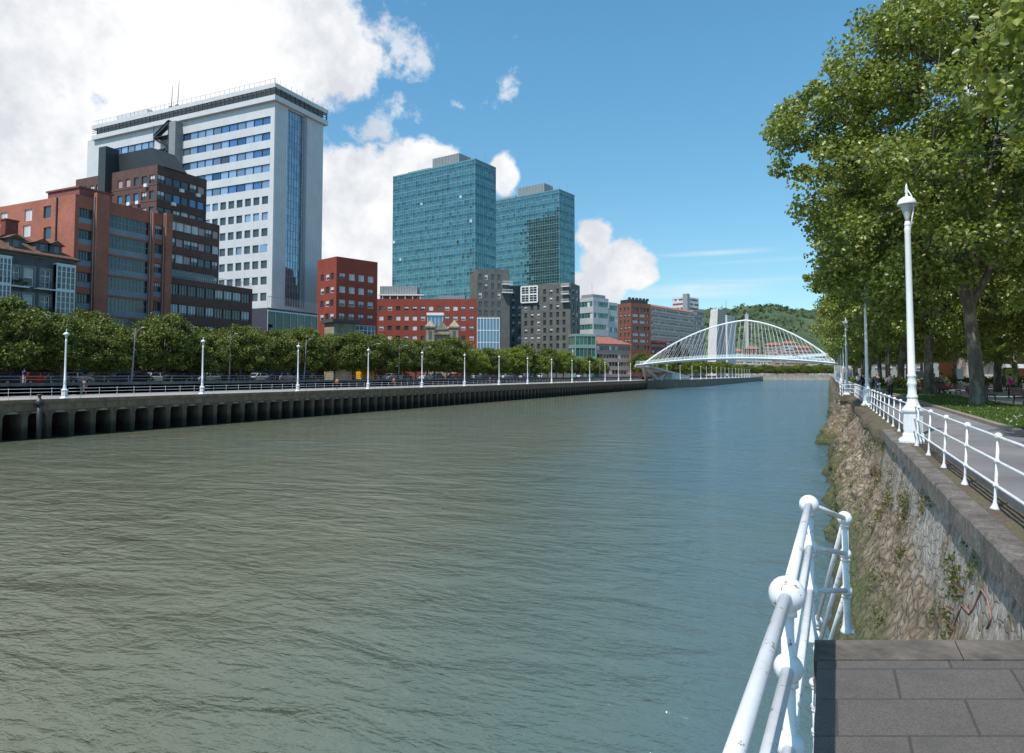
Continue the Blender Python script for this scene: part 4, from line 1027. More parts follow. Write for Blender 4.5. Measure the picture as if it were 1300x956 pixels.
for (side, px, k) in (('R', 226, 0), ('R', 247, 0), ('R', 216, 1), ('L', 183, 0), ('L', 162, 1), ('L', 173, 1), ('R', 236, 2), ('L', 193, 2), ('L', 125, 0), ('R', 206, 2), ('R', 249, 3)):
    u = b3.u(side, px + 4, 230); z = b3.z1 - 1.6 - 2.95 * k - 1.6; mb = MB(); a, c_ = b3.P(side, u - .4, -.45, z - .6), b3.P(side, u + .4, -.002, z)
    mb.box(min(a[0], c_[0]), max(a[0], c_[0]), min(a[1], c_[1]), max(a[1], c_[1]), a[2], c_[2]); mb.build('air_conditioner', M_frame, b3.t)
# white courses under each window row
for k in range(6):
    z = b3.z1 - 1.6 - 2.95 * k - 1.95; mb = MB(); mb.box(-.06, b3.W, -.06, -.003, z, z + .14); mb.box(-.06, -.003, -.002, b3.D, z, z + .14); mb.build('string_course', M_brown2, b3.t)
ua, ub = b3.u('L', 132, 230), b3.u('L', 141, 230); mb = MB(); mb.box(-1.2, 1.5, ua, ub, b3.z1 - 16, b3.zat('L', 136, 189)); mb.build('lift_shaft', mat('dark_shaft', (.03, .04, .045), .6), b3.t)
hut = MB(); ua, ub = b3.u('L', 185, 200), b3.u('L', 140.5, 200); zt = b3.zat('L', 160, 190); hut.box(1.2, 6, ua, ub, b3.z1, zt)
hut.add([(1.2, ua, b3.z1), (6, ua, b3.z1), (6, ua, zt), (1.2, ua, zt), (1.2, ua - 3.6, b3.z1), (6, ua - 3.6, b3.z1)], [(0, 3, 4), (1, 5, 2), (3, 2, 5, 4), (0, 4, 5, 1)]); hut.build('roof_hut', mat('black_cladding', (.025, .028, .03), .5), b3.t)
d1 = at_x(200, -106).dot(FWD)
b3b = Bld('brown_mid_block', 'middle step of the dark brown office block beside the orange brick block', 'building', 200, 280, d1, 0, pxR=279, D=12, z1=None)
zz = b3b.zat('R', 279, 287); b3b.z1 = zz
tall_windows(b3b, 'R', (208, 218, 228, 238, 247, 256, 265, 273), b3b.z1 - 1.2, 2.95, 5, 1.6, 1.5, lambda p, k: rb_.choice(['blind', 'dark1', 'half', 'dark1', 'pink']), ref=320)
b3b.walls(M_brown2, .2, roofm=M_brown)
c = at_x(213, -98)
b3c = Bld('brown_front_block', 'low front wing of brown brick with ribbon windows above the street trees', 'building', 214, 343, c.dot(FWD), 0, pxR=321, D=8)
style('ribbon', M_glass, M_dframe, 3, 1, .08); style('ribbonb', M_glass, M_dframe, 3, 1, .08, M_blind, .8)
nr = 9; uu = [b3c.u('R', 216 + 102 * k / nr, 380) for k in range(nr + 1)]
for k in range(4):
    zt = b3c.zat('R', 321, 372) - .3 - 3.3 * k
    for i in range(nr): b3c.win('R', uu[i] + .06, uu[i + 1] - .06, zt - 1.8, zt, 'ribbonb' if rb_.random() < .3 else 'ribbon', .2)
b3c.z1 = b3c.zat('R', 321, 368)
b3c.walls(M_brown2, .22, roofm=M_brown)
mb = MB(); uA, uB = b3c.u('R', 216, 345), b3c.u('R', 285, 352); mb.box(uA, uB, 2.5, 6, b3c.z1 + .12, b3c.z1 + 1.9); mb.build('terrace_glazing', M_glass, b3c.t)
mb = MB()
for k in range(40): x = .3 + (b3c.W - .6) * k / 39; mb.box(x - .02, x + .02, .1, .14, b3c.z1 + .12, b3c.z1 + 1.15)
mb.box(.2, b3c.W - .2, .08, .16, b3c.z1 + 1.15, b3c.z1 + 1.2); mb.build('terrace_railing', M_grey, b3c.t)
mb = MB(); mb.box(0, b3c.W, -2.0, -.5, 3.5, 5.5); mb.build('canopy', mat('dark_canopy', (.035, .035, .05), .6), b3c.t)
# --- B4 white tower
M_wclad = mat('white_cladding', (.56, .555, .56), .5, var=.06, scale=.3, streak=.12)
M_rib = mat('ribbed_cladding', (.56, .57, .58), .45, var=.07, scale=.3, streak=.1)
c = at_x(349, -124)
b4 = Bld('white_tower', 'tall white office tower with ribbon windows and an overhanging roof crown', 'building', 349, 127, c.dot(FWD), 0, pxR=411, pxL=113)
W, D, z1 = b4.W, b4.D, b4.z1
p4 = 4.07; z_top = b4.zat('L', 341, 147.5)
g1 = glass_mat('pale_sky_glass', (.30, .36, .46), metal=.55, rough=.08, var=.4); g2 = glass_mat('deep_blue_glass', (.08, .16, .30), metal=.5, rough=.05, var=.5)
uR = b4.u('L', 341, 300); uS0, uS1 = b4.u('L', 231, 180), b4.u('L', 203, 180); uE = b4.u('L', 145, 180)
for k in range(18):
    zt = z_top - p4 * k; zb = zt - 2.0
    if zb < 16: break
    for (a, c_) in ((uR, uS0), (uS1, uE)):
        if a == uS1 and k == 0: a = uS1 + 2
        b4.opening('L', a, c_, zb, zt); n = max(1, round(abs(c_ - a) / (abs(uR - uS0) / 11))); mb = MB()
        for i in range(n):
            y0, y1 = a + (c_ - a) * i / n, a + (c_ - a) * (i + 1) / n
            dark = k >= 5; ch = rb_.random(); mi = (2 if ch < .85 else 0) if dark else (0 if ch < .62 else (1 if ch < .9 else 2))
            if k == 6 and i < 3: mi = 0
            sw = .0 if ch < .93 else .35
            mb.quad((.3, y0, zb), (.3 - sw, y1, zb), (.3 - sw, y1, zt), (.3, y0, zt), mi)
            pw = .42 if k >= 5 else .10
            mb.box(.02 if k >= 5 else .15, .32, y0 - pw, y0 + pw, zb, zt, 3 if k >= 5 else 4)
        mb.box(.2, .32, min(a, c_), max(a, c_), zt - .12, zt - .003, 4)
        mb.build('ribbon_window', [g1, g2, M_glass, M_wclad, M_dframe], b4.t)
v0, v1 = b4.u('R', 363, 300), b4.u('R', 383, 300)
b4.opening('R', v0, v1, 19, z1 - .6)
b4.walls(M_wclad, .5)
# ribbed end walls either side of the glass slot
mb = MB(); x = .25
while x < W:
    if not (v0 - .2 < x < v1 + .2): mb.box(x - .06, x + .06, -.10, -.003, 19, z1)
    x += .62
mb.box(0, v0 - .1, -.03, -.002, 19, z1 - .001); mb.box(v1 + .1, W, -.03, -.002, 19, z1 - .001)
mb.build('ribbed_cladding', M_rib, b4.t)
mb = MB(); nx = 6; nzz = 26
for i in range(nx):
    for j in range(nzz):
        xa, xb = v0 + (v1 - v0) * i / nx, v0 + (v1 - v0) * (i + 1) / nx; za, zb = 19 + (z1 - 19.6) * j / nzz, 19 + (z1 - 19.6) * (j + 1) / nzz; t_ = rb_.uniform(-.015, .015)
        mb.quad((xa, .3 + t_, za), (xb, .3 - t_, za), (xb, .3 - t_, zb), (xa, .3 + t_, zb), 0)
for i in range(nx + 1): x = v0 + (v1 - v0) * i / nx; mb.box(x - .04, x + .04, .22, .34, 19, z1 - .6, 1)
for j in range(nzz): z = 19 + (z1 - 19.6) * j / nzz; mb.box(v0, v1, .24, .33, z - .05, z + .05, 1)
mb.box(v1, v1 + 1.0, -.35, -.101, 19, z1 - .6, 2)
mb.build('glass_slot', [glass_mat('slot_glass', (.30, .38, .46), metal=.75, rough=.04, var=.15), M_grey, M_grey], b4.t)
zc0 = z1 - .3; o_ = .9
mb = MB(); mb.box(1.2, W - 1.2, 1.2, D - 1.2, z1 - .8, zc0 - .001); mb.build('recessed_neck', M_grey, b4.t)
mb = MB(); mb.box(-o_, W + o_, -o_, D - 3, zc0, zc0 + 1.3); mb.build('crown_slab', M_wclad, b4.t)
mb = MB(); mb.box(-o_ + 1.2, W + o_ - 1.2, -o_ + 1.2, D - 4, zc0 + 1.3, zc0 + 3.3); mb.build('crown_glazing', M_grey, b4.t)
mb = MB(); mb.box(-o_, W + o_, -o_, D - 3, zc0 + 3.2, zc0 + 4.3); mb.build('roof_slab', M_wclad, b4.t)
mb = MB(); n = 44
for k in range(n):
    y = -o_ + .2 + (D - 3) * k / n; mb.box(-o_ + .1, -o_ + .3, y - .12, y + .12, zc0 + 1.3, zc0 + 3.2)
for k in range(12):
    x = -o_ + .5 + (W + 2 * o_ - 1) * k / 11; mb.box(x - .12, x + .12, -o_ + .1, -o_ + .3, zc0 + 1.3, zc0 + 3.2)
for h in (1.9, 2.5): mb.box(-o_ + .12, -o_ + .22, -o_, D - 3.2, zc0 + h, zc0 + h + .12); mb.box(-o_, W + o_, -o_ + .12, -o_ + .22, zc0 + h, zc0 + h + .12)
mb.build('crown_railing', M_dframe, b4.t)
zr = zc0 + 4.3; mb = MB()
for k in range(40):
    y = -o_ + .2 + (D - 3) * k / 40; mb.box(-o_ + .3, -o_ + .36, y, y + .06, zr, zr + 1.3)
for k in range(10):
    x = -o_ + (W + 2 * o_) * k / 10; mb.box(x, x + .06, -o_ + .3, -o_ + .36, zr, zr + 1.3)
mb.box(-o_ + .3, -o_ + .35, -o_ + .3, D - 3.2, zr + 1.25, zr + 1.3); mb.build('roof_guardrail', M_grey, b4.t)
ua, ub = b4.u('L', 296, 118), b4.u('L', 272, 118); mb = MB(); mb.lathe([(3.6, 0), (3.6, 2.6), (3.4, 2.8)], 16, (7, (ua + ub) / 2, zr)); mb.build('roof_tank', M_wclad, b4.t)
ua, ub = b4.u('L', 183, 155), b4.u('L', 143, 155); mb = MB(); mb.box(1, 9, ua, ub, zr, zr + 2.2); mb.build('plant_room', M_wclad, b4.t)
for px, ln in ((213, 7), (221, 8)):
    u = b4.u('L', px, 140); mb = MB(); mb.tube([(1, u, zr), (1, u - .5, zr + ln)], [.12, .05], 5); mb.box(.6, 1.4, u - .6, u + .5, zr, zr + 1.2); mb.build('antenna', M_dframe, b4.t)
# dark outside stair and grey shaft on the long side
sh0, sh1 = b4.u('L', 231, 190), b4.u('L', 223, 190); zt_ = b4.zat('L', 225, 158)
mb = MB(); mb.box(-2.2, -.02, sh0, sh1, 30, zt_); mb.build('stair_shaft', mat('grey_shaft', (.22, .23, .24), .6), b4.t)
s0, s1 = b4.u('L', 221.5, 190), b4.u('L', 203, 190); mb = MB()
for k in range(9):
    z = zt_ - 3.4 - 3.56 * k; a, c_ = (s0, s1) if k % 2 else (s1, s0)
    mb.bar((-1.5, a, z), (-1.5, c_, z + 3.3), 1.3, .35); mb.bar((-1.5, a, z + .7), (-1.5, c_, z + 4.1), 1.4, .08); mb.box(-2.2, -.02, min(s0, s1), max(s0, s1), z - .12, z + .03)
for y in (s0, s1): mb.box(-2.1, -1.95, y - .08, y + .08, 30, zt_)
mb.build('outside_stair', mat('stair_steel', (.05, .055, .06), .5), b4.t)
# podium
pod = MB(); uL_ = b4.u('R', 340, 400); 
cp = at_x(340, -112)
b4p = Bld('glass_podium', 'dark glass podium at the foot of the white tower', 'building', 340, 391, cp.dot(FWD), 0, pxR=403, D=12)
mb = MB(); W2 = b4p.W; n = 7
for i in range(n): mb.quad((W2 * i / n, .02, b4p.z1 - 5.5), (W2 * (i + 1) / n, .02, b4p.z1 - 5.5), (W2 * (i + 1) / n, .02, b4p.z1 - .6), (W2 * i / n, .02, b4p.z1 - .6), 0)
mb.build('glazing', [glass_mat('podium_glass', (.045, .065, .065), metal=.6, rough=.04)], b4p.t)
mb = MB()
for i in range(n + 1): mb.box(W2 * i / n - .05, W2 * i / n + .05, -.08, .0, b4p.z1 - 5.5, b4p.z1 - .6)
for zq in (b4p.z1 - 5.6, b4p.z1 - .6): mb.box(0, W2, -.15, 0, zq - .12, zq + .2)
mb.build('glazing_frame', M_frame, b4p.t)
b4p.opening('R', 0.01, W2 - .01, b4p.z1 - 5.5, b4p.z1 - .6)
b4p.walls(mat('dark_podium', (.05, .055, .08), .7), .6)
mb = MB()
for k in range(30): x = W2 * k / 29; mb.box(x - .02, x + .02, .1, .14, b4p.z1 + .12, b4p.z1 + 2.6)
mb.box(0, W2, .1, .14, b4p.z1 + 2.6, b4p.z1 + 2.7); mb.build('roof_screen', M_grey, b4p.t)
# --- B5 red block and its long wing
M_red = mat('red_brick', (.27, .050, .030), .8, var=.12, scale=.4, brick=(.5, .14, .01))
b5 = Bld('red_corner_block', 'red brick corner block with square pale windows, taller than its wing', 'building', 427.5, 326, 168, 18, pxR=479.5, pxL=403)
zr_ = [b5.zat('R', 434.5, y) for y in (350.6, 367.6, 384.5, 401.5)]
for i, px in enumerate((434.5, 446.6, 458.6, 470.3)):
    for k, z in enumerate(zr_):
        u = b5.u('R', px, 375); b5.win('R', u - .85, u + .85, z - .8, z + .8, ('blind', 'blind', 'whitehalf', 'half')[k] if (i + k) % 4 else 'half', .15)
for i, px in enumerate((421.5, 415.5, 409)):
    for k, z in enumerate(zr_):
        u = b5.u('L', px, 375); b5.win('L', u - .75, u + .75, z - .8, z + .8, 'whitehalf' if (i + k) % 2 else 'plain', .15)
u, z = b5.uz('R', 464, 425); style('grid', M_glassb, M_frame, 5, 4, .09); b5.win('R', u - 3, u + 3, z - 3, z + 2.4, 'grid', .1)
b5.walls(M_red, .25, roofm=M_red)
b5w = Bld('red_wing', 'long low red brick wing with four rows of square windows', 'building', 478, 380, 227, 64.5, pxR=605.5, D=14)
zr_ = [b5w.zat('R', 540, y) for y in (391.5, 404, 416.5, 429)]
for i, px in enumerate((484, 494.8, 505.5, 516, 526.5, 537, 547, 557, 567.5, 578, 588, 598.5)):
    for k, z in enumerate(zr_):
        u = b5w.u('R', px, 400); b5w.win('R', u - .72, u + .72, z - .72, z + .72, rb_.choice(['blind', 'half', 'dark1', 'whitehalf']), .15)
b5w.walls(M_red, .25, roofm=M_red)
for a, c_, py, m_ in ((479, 527, 361, M_grey), (554, 589, 373, mat('zinc', (.28, .31, .34), .4, metal=.3))):
    uA, uB = b5w.u('R', a, 370), b5w.u('R', c_, 370); mb = MB(); mb.box(uA, uB, 5, 12, b5w.z1, b5w.zat('R', 520, py)); n = 14
    for k in range(n): x = uA + (uB - uA) * k / n; mb.box(x, x + .15, 4.85, 4.99, b5w.z1, b5w.zat('R', 520, py))
    mb.build('rooftop_plant', m_, b5w.t)
mb = MB(); uA, uB = b5w.u('R', 479, 374), b5w.u('R', 537, 374); mb.box(uA, uB, 2.5, 6, b5w.z1 + 1.6, b5w.z1 + 1.95)
for k in range(6): x = uA + (uB - uA) * (k + .5) / 6; mb.box(x - .1, x + .1, 2.7, 2.9, b5w.z1, b5w.z1 + 1.6)
mb.build('roof_canopy', M_frame, b5w.t)
# old stone house in front of the wing
M_old = mat('weathered_sandstone', (.34, .29, .20), .9, var=.3, scale=.8, streak=.7, brick=(.8, .4, .03))
ob = Bld('old_stone_house', 'old ornate sandstone house with two gabled towers in front of the red wing', 'house', 541, 412, 196, 62, pxR=582, D=9)
Wd = ob.W; zt = ob.z1
style('arched', M_glass, M_frame, 2, 2, .12)
for f in (.13, .87):
    for k in range(3): ob.win('R', Wd * f - .9, Wd * f + .9, zt - 4.2 - 4.2 * k, zt - 1.6 - 4.2 * k, 'arched', .2)
for f in (.36, .5, .64):
    for k in range(3): ob.win('R', Wd * f - .5, Wd * f + .5, zt - 5.6 - 3.9 * k, zt - 3.6 - 3.9 * k, 'dark1', .2)
ob.walls(M_old, .25, z1=zt - 1.6, roofm=M_old)
mb = MB()
for a, c_ in ((0, .26), (.74, 1)):
    mb.box(Wd * a, Wd * c_, -.45, 3, SZ, zt - 4.5 + 3.6); mb.box(Wd * a - .3, Wd * c_ + .3, -.8, 3.2, zt - .9, zt - .5)
    m_ = Wd * (a + c_) / 2; mb.add([(Wd * a - .3, -.8, zt - .5), (Wd * c_ + .3, -.8, zt - .5), (Wd * c_ + .3, 3.2, zt - .5), (Wd * a - .3, 3.2, zt - .5), (m_, 1.2, zt + 1.4)], [(0, 1, 4), (1, 2, 4), (2, 3, 4), (3, 0, 4)])
mb.build('corner_tower', M_old, ob.t)
mb = MB(); mb.add([(Wd * .3, -.3, zt - 1.4), (Wd * .7, -.3, zt - 1.4), (Wd * .5, -.3, zt + 1.0), (Wd * .3, .2, zt - 1.4), (Wd * .7, .2, zt - 1.4), (Wd * .5, .2, zt + 1.0)], [(0, 1, 2), (5, 4, 3), (0, 2, 5, 3), (1, 4, 5, 2)]); mb.box(Wd * .26, Wd * .74, -.5, -.002, zt - 2.9, zt - 2.5); mb.box(Wd * .27, Wd * .73, -.9, -.002, zt - 7.0, zt - 6.7); mb.build('gable', M_old, ob.t)
for a in (0, .74):
    for k in range(3): 
        mb = MB(); mb.box(Wd * (a + .08), Wd * (a + .18), -.50, -.452, zt - 4.2 - 4.2 * k, zt - 1.8 - 4.2 * k); mb.build('tower_window', M_glass, ob.t)
gb = Bld('glass_lookout', 'glass box building rising behind the old sandstone house', 'building', 543, 397, 203, 64, pxR=562, D=4, )
mb = MB(); mb.box(.1, gb.W - .1, .08, gb.D, SZ, gb.z1 - .8); mb.build('glazing', M_glassb, gb.t)
mb = MB(); mb.box(-.3, gb.W + .3, -.3, gb.D + .3, gb.z1 - .8, gb.z1)
for k in range(5): x = gb.W * k / 4; mb.box(x - .06, x + .06, -.02, .07, SZ, gb.z1 - .8)
mb.build('frame', M_frame, gb.t)
og = Bld('old_stone_gatehouse', 'low weathered stone building with a dark cornice at the foot of the red corner block', 'building', 424, 410, 150, 18, pxR=452, pxL=412)
for f in (.25, .6): og.win('R', og.W * f - .6, og.W * f + .6, og.z1 - 5.2, og.z1 - 2.2, 'arched', .2)
og.walls(M_old, .25)
mb = MB(); mb.box(-.6, og.W + .6, -.6, og.D + .6, og.z1 + .13, og.z1 + .9); mb.build('cornice', mat('dark_cornice', (.07, .065, .06), .9), og.t)
# --- glass towers
M_curt = glass_mat('teal_glass', (.15, .28, .285), metal=.80, rough=.05, var=.18)
M_curt2 = glass_mat('teal_glass_vision', (.08, .19, .22), metal=.78, rough=.04, var=.3)
M_mull = mat('teal_mullion', (.24, .38, .39), .4, var=.05, metal=.3)
def glass_tower(label, px, py, d, rot, pxR, pxL, seed, lit):
    rs = random.Random(seed)
    b = Bld('glass_tower', label, 'tower', px, py, d, rot, pxR=pxR, pxL=pxL, group='twin teal glass towers'); z0 = SZ; W, D = b.W, b.D
    nf = 22; fh = (b.z1 - z0) / nf
    for side, L, nm in (('L', D, 'curtain_wall'), ('R', W, 'curtain_wall')):
        n = round(L / 1.25); g = MB(); mu = MB()
        for i in range(n):
            bay = noise.noise(Vector((i * .13, seed, 0)))
            for j in range(nf):
                for q in range(3):
                    u0, u1 = L * i / n, L * (i + 1) / n; za = z0 + fh * (j + (0, .30, .62)[q]); zb = z0 + fh * (j + (.30, .62, 1)[q])
                    tz, tu = rs.gauss(0, .010), rs.gauss(0, .012); mi = 1 if q == 1 or rs.random() < .08 else 0
                    if rs.random() < .004 and q: mi = 2
                    if rs.random() < .003 and q: mi = 3
                    g.quad(b.P(side, u0, tu, za), b.P(side, u1, -tu, za + 0), b.P(side, u1, -tu + tz, zb), b.P(side, u0, tu + tz, zb), mi)
        for i in range(n + 1):
            u = L * i / n; w2 = .045
            a, c_ = b.P(side, u - w2, -.10, z0), b.P(side, u + w2, -.02, b.z1)
            mu.box(min(a[0], c_[0]), max(a[0], c_[0]), min(a[1], c_[1]), max(a[1], c_[1]), z0, b.z1)
        for j in range(nf * 3):
            z = z0 + fh * (j // 3 + (0, .30, .62)[j % 3]); w2 = .09 if j % 3 == 0 else .05
            a, c_ = b.P(side, 0, -.12, z), b.P(side, L, -.02, z); mu.box(min(a[0], c_[0]), max(a[0], c_[0]), min(a[1], c_[1]), max(a[1], c_[1]), z - w2, z + w2)
        o = g.build(nm, [M_curt, M_curt2, M_blind, M_black], b.t)
        mu.build('mullions', M_mull, o)
    mb = MB(); mb.box(.15, W, .15, D, z0, b.z1 - .3); mb.box(-.15, W + .1, -.15, D + .1, b.z1 - .299, b.z1 + .25); mb.build('core', mat('tower_core', (.12, .24, .26), .4), b.t)
    return b
t1 = glass_tower('nearer and larger of the two teal glass towers, beside the red wing', 603, 202, 255, 9, 629.3, 499.5, 3, 0)
t2 = glass_tower('farther of the two teal glass towers, standing above the dark stone blocks', 709.5, 240.4, 297, 11, 729, 627.5, 4, 0)
for b, a, c_, py in ((t1, 576, 542, 199.5), (t2, 686, 652, 236.5)):
    uA, uB = b.u('L', a, 205 if b is t1 else 240), b.u('L', c_, 205 if b is t1 else 240); zt = b.z1 + 5.2; mb = MB(); mb.box(b.W * .25, b.W * .8, uA, uB, b.z1 + .26, zt); n = 18
    for k in range(n): y = uA + (uB - uA) * k / n; mb.box(b.W * .25 - .15, b.W * .25 - .02, y, y + .25, b.z1 + .26, zt)
    mb.build('penthouse_plant', M_grey, b.t)
    mb = MB(); mb.box(b.W * .3, b.W * .7, uB + 2.0, uB + 14, b.z1 + .26, b.z1 + 2.2); mb.build('plant_screen', M_grey, b.t)
    mb = MB()
    for q in (2, 6, 10): mb.tube([(b.W * .5, uA - q, b.z1), (b.W * .5, uA - q, b.z1 + 4.5)], .07, 5)
    mb.build('antenna', M_grey, b.t)
# --- dark stone blocks
M_stone = mat('dark_slate_cladding', (.125, .125, .115), .75, var=.2, scale=.4, brick=(1.1, .55, .02), streak=.2)
GS = 'dark stone blocks at the foot of the glass towers'
b8 = Bld('dark_stone_block', 'narrower dark stone block with corner balconies against the nearer glass tower', 'building', 606, 341.5, 226, 52, pxR=647, D=14, group=GS)
pks = lambda px, k: rb_.choice(['whitehalf', 'dark1', 'half', 'dark1', 'dark1'])
tall_windows(b8, 'R', (609.5, 617, 625.5, 633.5), b8.z1 - 1.6, 3.05, 10, 1.05, 1.9, pks, ref=380)
b8.walls(M_stone, .3, roofm=M_stone)
def corner_balcony(b, side, px0, px1, py, deep=1.6):
    u0, u1 = sorted((b.u(side, px0, py), b.u(side, px1, py))); z = b.zat(side, (px0 + px1) / 2, py); mb = MB()
    def bx(w0, w1, za, zb, uu0=u0, uu1=u1):
        a, c_ = b.P(side, uu0, w0, za), b.P(side, uu1, w1, zb); mb.box(min(a[0], c_[0]), max(a[0], c_[0]), min(a[1], c_[1]), max(a[1], c_[1]), za, zb)
    bx(-deep, -.002, z, z + .28); bx(-deep - .001, -deep + .05, z + 1.1, z + 1.2)
    for k in range(8): uq = u0 + (u1 - u0) * k / 7; bx(-deep, -deep + .04, z + .28, z + 1.1, uq - .03, uq + .03)
    mb.build('balcony', M_frame, b.t)
for py in (362, 372.5): corner_balcony(b8, 'R', 637, 649.5, py)
b8m = Bld('dark_stone_block', 'wider dark stone block with a white framed window grid and corner balconies', 'building', 724, 359, 268, 0, pxR=736, pxL=640, group=GS)
cols = (716, 708, 699.5, 691.5, 683.5, 675.5, 667.5, 659.5, 651.5, 644)
for i, px in enumerate(cols):
    for k in range(9):
        z = b8m.z1 - 2.0 - 3.12 * k
        if 658 < px < 690 and k < 2: continue
        if px > 712 and k < 3: continue
        u = b8m.u('L', px, 400); b8m.win('L', u - .6, u + .6, z - 2.0, z, pks(px, k), .25)
for px in (728, 733):
    for k in range(9): u = b8m.u('R', px, 400); z = b8m.z1 - 2 - 3.12 * k; b8m.win('R', u - .9, u + .9, z - 2.0, z, pks(px, k), .25)
b8m.walls(M_stone, .3, roofm=M_stone)
uA, uB = b8m.u('L', 683, 370), b8m.u('L', 662.5, 370); zA, zB = b8m.zat('L', 672, 384), b8m.zat('L', 672, 364)
mb = MB(); mb.box(-.5, -.31, uA, uB, zA, zB); o = mb.build('framed_window_grid', M_glass, b8m.t)
mb = MB()
for k in range(5): y = uA + (uB - uA) * k / 4; w_ = .28 if k in (0, 2, 4) else .08; mb.box(-.75, -.501, y - w_, y + w_, zA, zB)
for k in range(7): z = zA + (zB - zA) * k / 6; w_ = .28 if k in (0, 3, 6) else .08; mb.box(-.72, -.502, uA, uB, z - w_, z + w_)
mb.build('grid_frame', M_frame, o)
for py in (374, 384): corner_balcony(b8m, 'L', 714, 723.5, py + 0)
corner_balcony(b8m, 'L', 714, 723.5, 364.5)
mb = MB(); mb.box(-.02, .6, -.3, b8m.u('L', 714, 370), b8m.z1 - 9, b8m.z1 - 8.9); 
link_ = Bld('low_glass_block', 'low glass fronted building wedged between the red wing and the dark stone block', 'building', 606, 403, 205, 62, pxR=634, D=10)
mb = MB(); mb.box(.02, link_.W - .02, -.05, 0, SZ + 2, link_.z1 - .6); mb.build('glazing', M_glassb, link_.t); link_.walls(M_grey, .2)
mb = MB()
for k in range(8): x = link_.W * k / 7; mb.box(x - .08, x + .08, -.16, -.051, SZ + 2, link_.z1)
for k in range(4): z = link_.z1 - .3 - 3.6 * k; mb.box(0, link_.W, -.14, -.052, z - .1, z + .1)
mb.build('glazing_frame', M_frame, link_.t)
# --- blocks farther along
def band_block(name, label, px, py, d, rot, pxR, pxL, nfl, wallm, glassm, zlow=SZ, W=None, D=None, hfrac=.5, cat='building', group=None, z_first=1.0, pitch=3.2, bars=True):
    b = Bld(name, label, cat, px, py, d, rot, pxR=pxR, pxL=pxL, W=W, D=D, z0=zlow, group=group)
    for k in range(nfl):
        zt = b.z1 - z_first - pitch * k; zb = zt - pitch * hfrac
        if zb < zlow + 1: break
        for side, L in (('R', b.W), ('L', b.D)):
            if L < 1: continue
            b.opening(side, .4, L - .4, zb, zt); mb = MB(); n = max(2, round(L / 1.8))
            for i in range(n):
                u0, u1 = .4 + (L - .8) * i / n, .4 + (L - .8) * (i + 1) / n; mb.quad(b.P(side, u0, .25, zb), b.P(side, u1, .25, zb), b.P(side, u1, .25, zt), b.P(side, u0, .25, zt), 0 if rb_.random() < .8 else 2)
                if bars:
                    a, c_ = b.P(side, u0 - .09, .1, zb), b.P(side, u0 + .09, .3, zt); mb.box(min(a[0], c_[0]), max(a[0], c_[0]), min(a[1], c_[1]), max(a[1], c_[1]), zb, zt, 1)
            mb.build('ribbon_window', [glassm, M_grey, M_blind], b.t)
    b.walls(wallm, .4); return b
M_pale = mat('pale_panel', (.42, .45, .47), .6, var=.1, scale=.3)
M_gglass = glass_mat('green_glass', (.05, .16, .13), metal=.4, rough=.08)
ba = band_block('pale_office_block', 'pale office block with white spandrel bands and green-grey ribbon windows', 753, 377.5, 296, 22, 772.5, 734, 6, M_pale, M_gglass, pitch=5.0, hfrac=.45, z_first=1.6, W=None)
mb = MB(); mb.box(1, ba.W - 1, 1, ba.D - 1, ba.z1 + .1, ba.z1 + 1.6); mb.build('roof_storey', M_grey, ba.t)
mb = MB(); mb.tube([(4, 4, ba.z1), (4, 4, ba.z1 + 7)], [.12, .05], 5); mb.build('antenna', M_grey, ba.t)
band_block('pale_office_annex', 'narrow recessed end of the pale banded office block beside the brick tower', 773, 384, 306, 22, 784, 771, 6, M_pale, M_gglass, pitch=5.0, hfrac=.45, z_first=1.2, D=6)
band_block('green_glass_block', 'low green glass building at the foot of the dark stone block', 730, 424, 262, 48, 757, None, 3, mat('green_panel', (.20, .32, .27), .5), M_gglass, D=12, pitch=4.6, hfrac=.7, z_first=.8)
M_brk = mat('brick_red_brown', (.23, .085, .055), .85, var=.15, scale=.4, brick=(.6, .2, .02))
b10 = Bld('brick_tower_block', 'red-brown brick apartment block with dark balcony recesses', 'building', 801, 384.5, 330, 30, pxR=826, pxL=784, z1=None)
style('small', M_glass, M_frame, 1, 1, .1)
for px in (788, 793.5, 798):
    for k in range(7): u = b10.u('L', px, 400); z = b10.z1 - 2 - 3.1 * k; b10.win('L', u - .7, u + .7, z - 1.7, z, 'half' if k % 2 else 'dark1', .3)
for px, w_ in ((807, 4.2), (816, 4.2), (822.5, 1.6)):
    for k in range(7): u = b10.u('R', px, 400); z = b10.z1 - 2 - 3.1 * k; b10.win('R', u - w_ / 2, u + w_ / 2, z - 1.9, z, 'ribbonb' if (k + int(px)) % 3 else 'ribbon', .5)
b10.walls(M_brk, .7, roofm=M_tile)
mb = MB(); mb.box(1, b10.W - 1, 1, b10.D - 1, b10.z1 + .12, b10.z1 + 2.0)
for k in range(6): mb.box(2 + k * 2.5, 3 + k * 2.5, 3, 4, b10.z1 + 2, b10.z1 + 3.2)
mb.build('attic_storey', M_black, b10.t)
M_cream = mat('cream_render', (.44, .40, .38), .8, var=.12, scale=.4, streak=.2)
b11 = band_block('long_apartment_block', 'long cream apartment block with balcony bands and a red tiled roof', 826, 389, 400, 15, 880, None, 8, M_cream, M_glass, D=14, pitch=3.7, hfrac=.55, z_first=1.0)
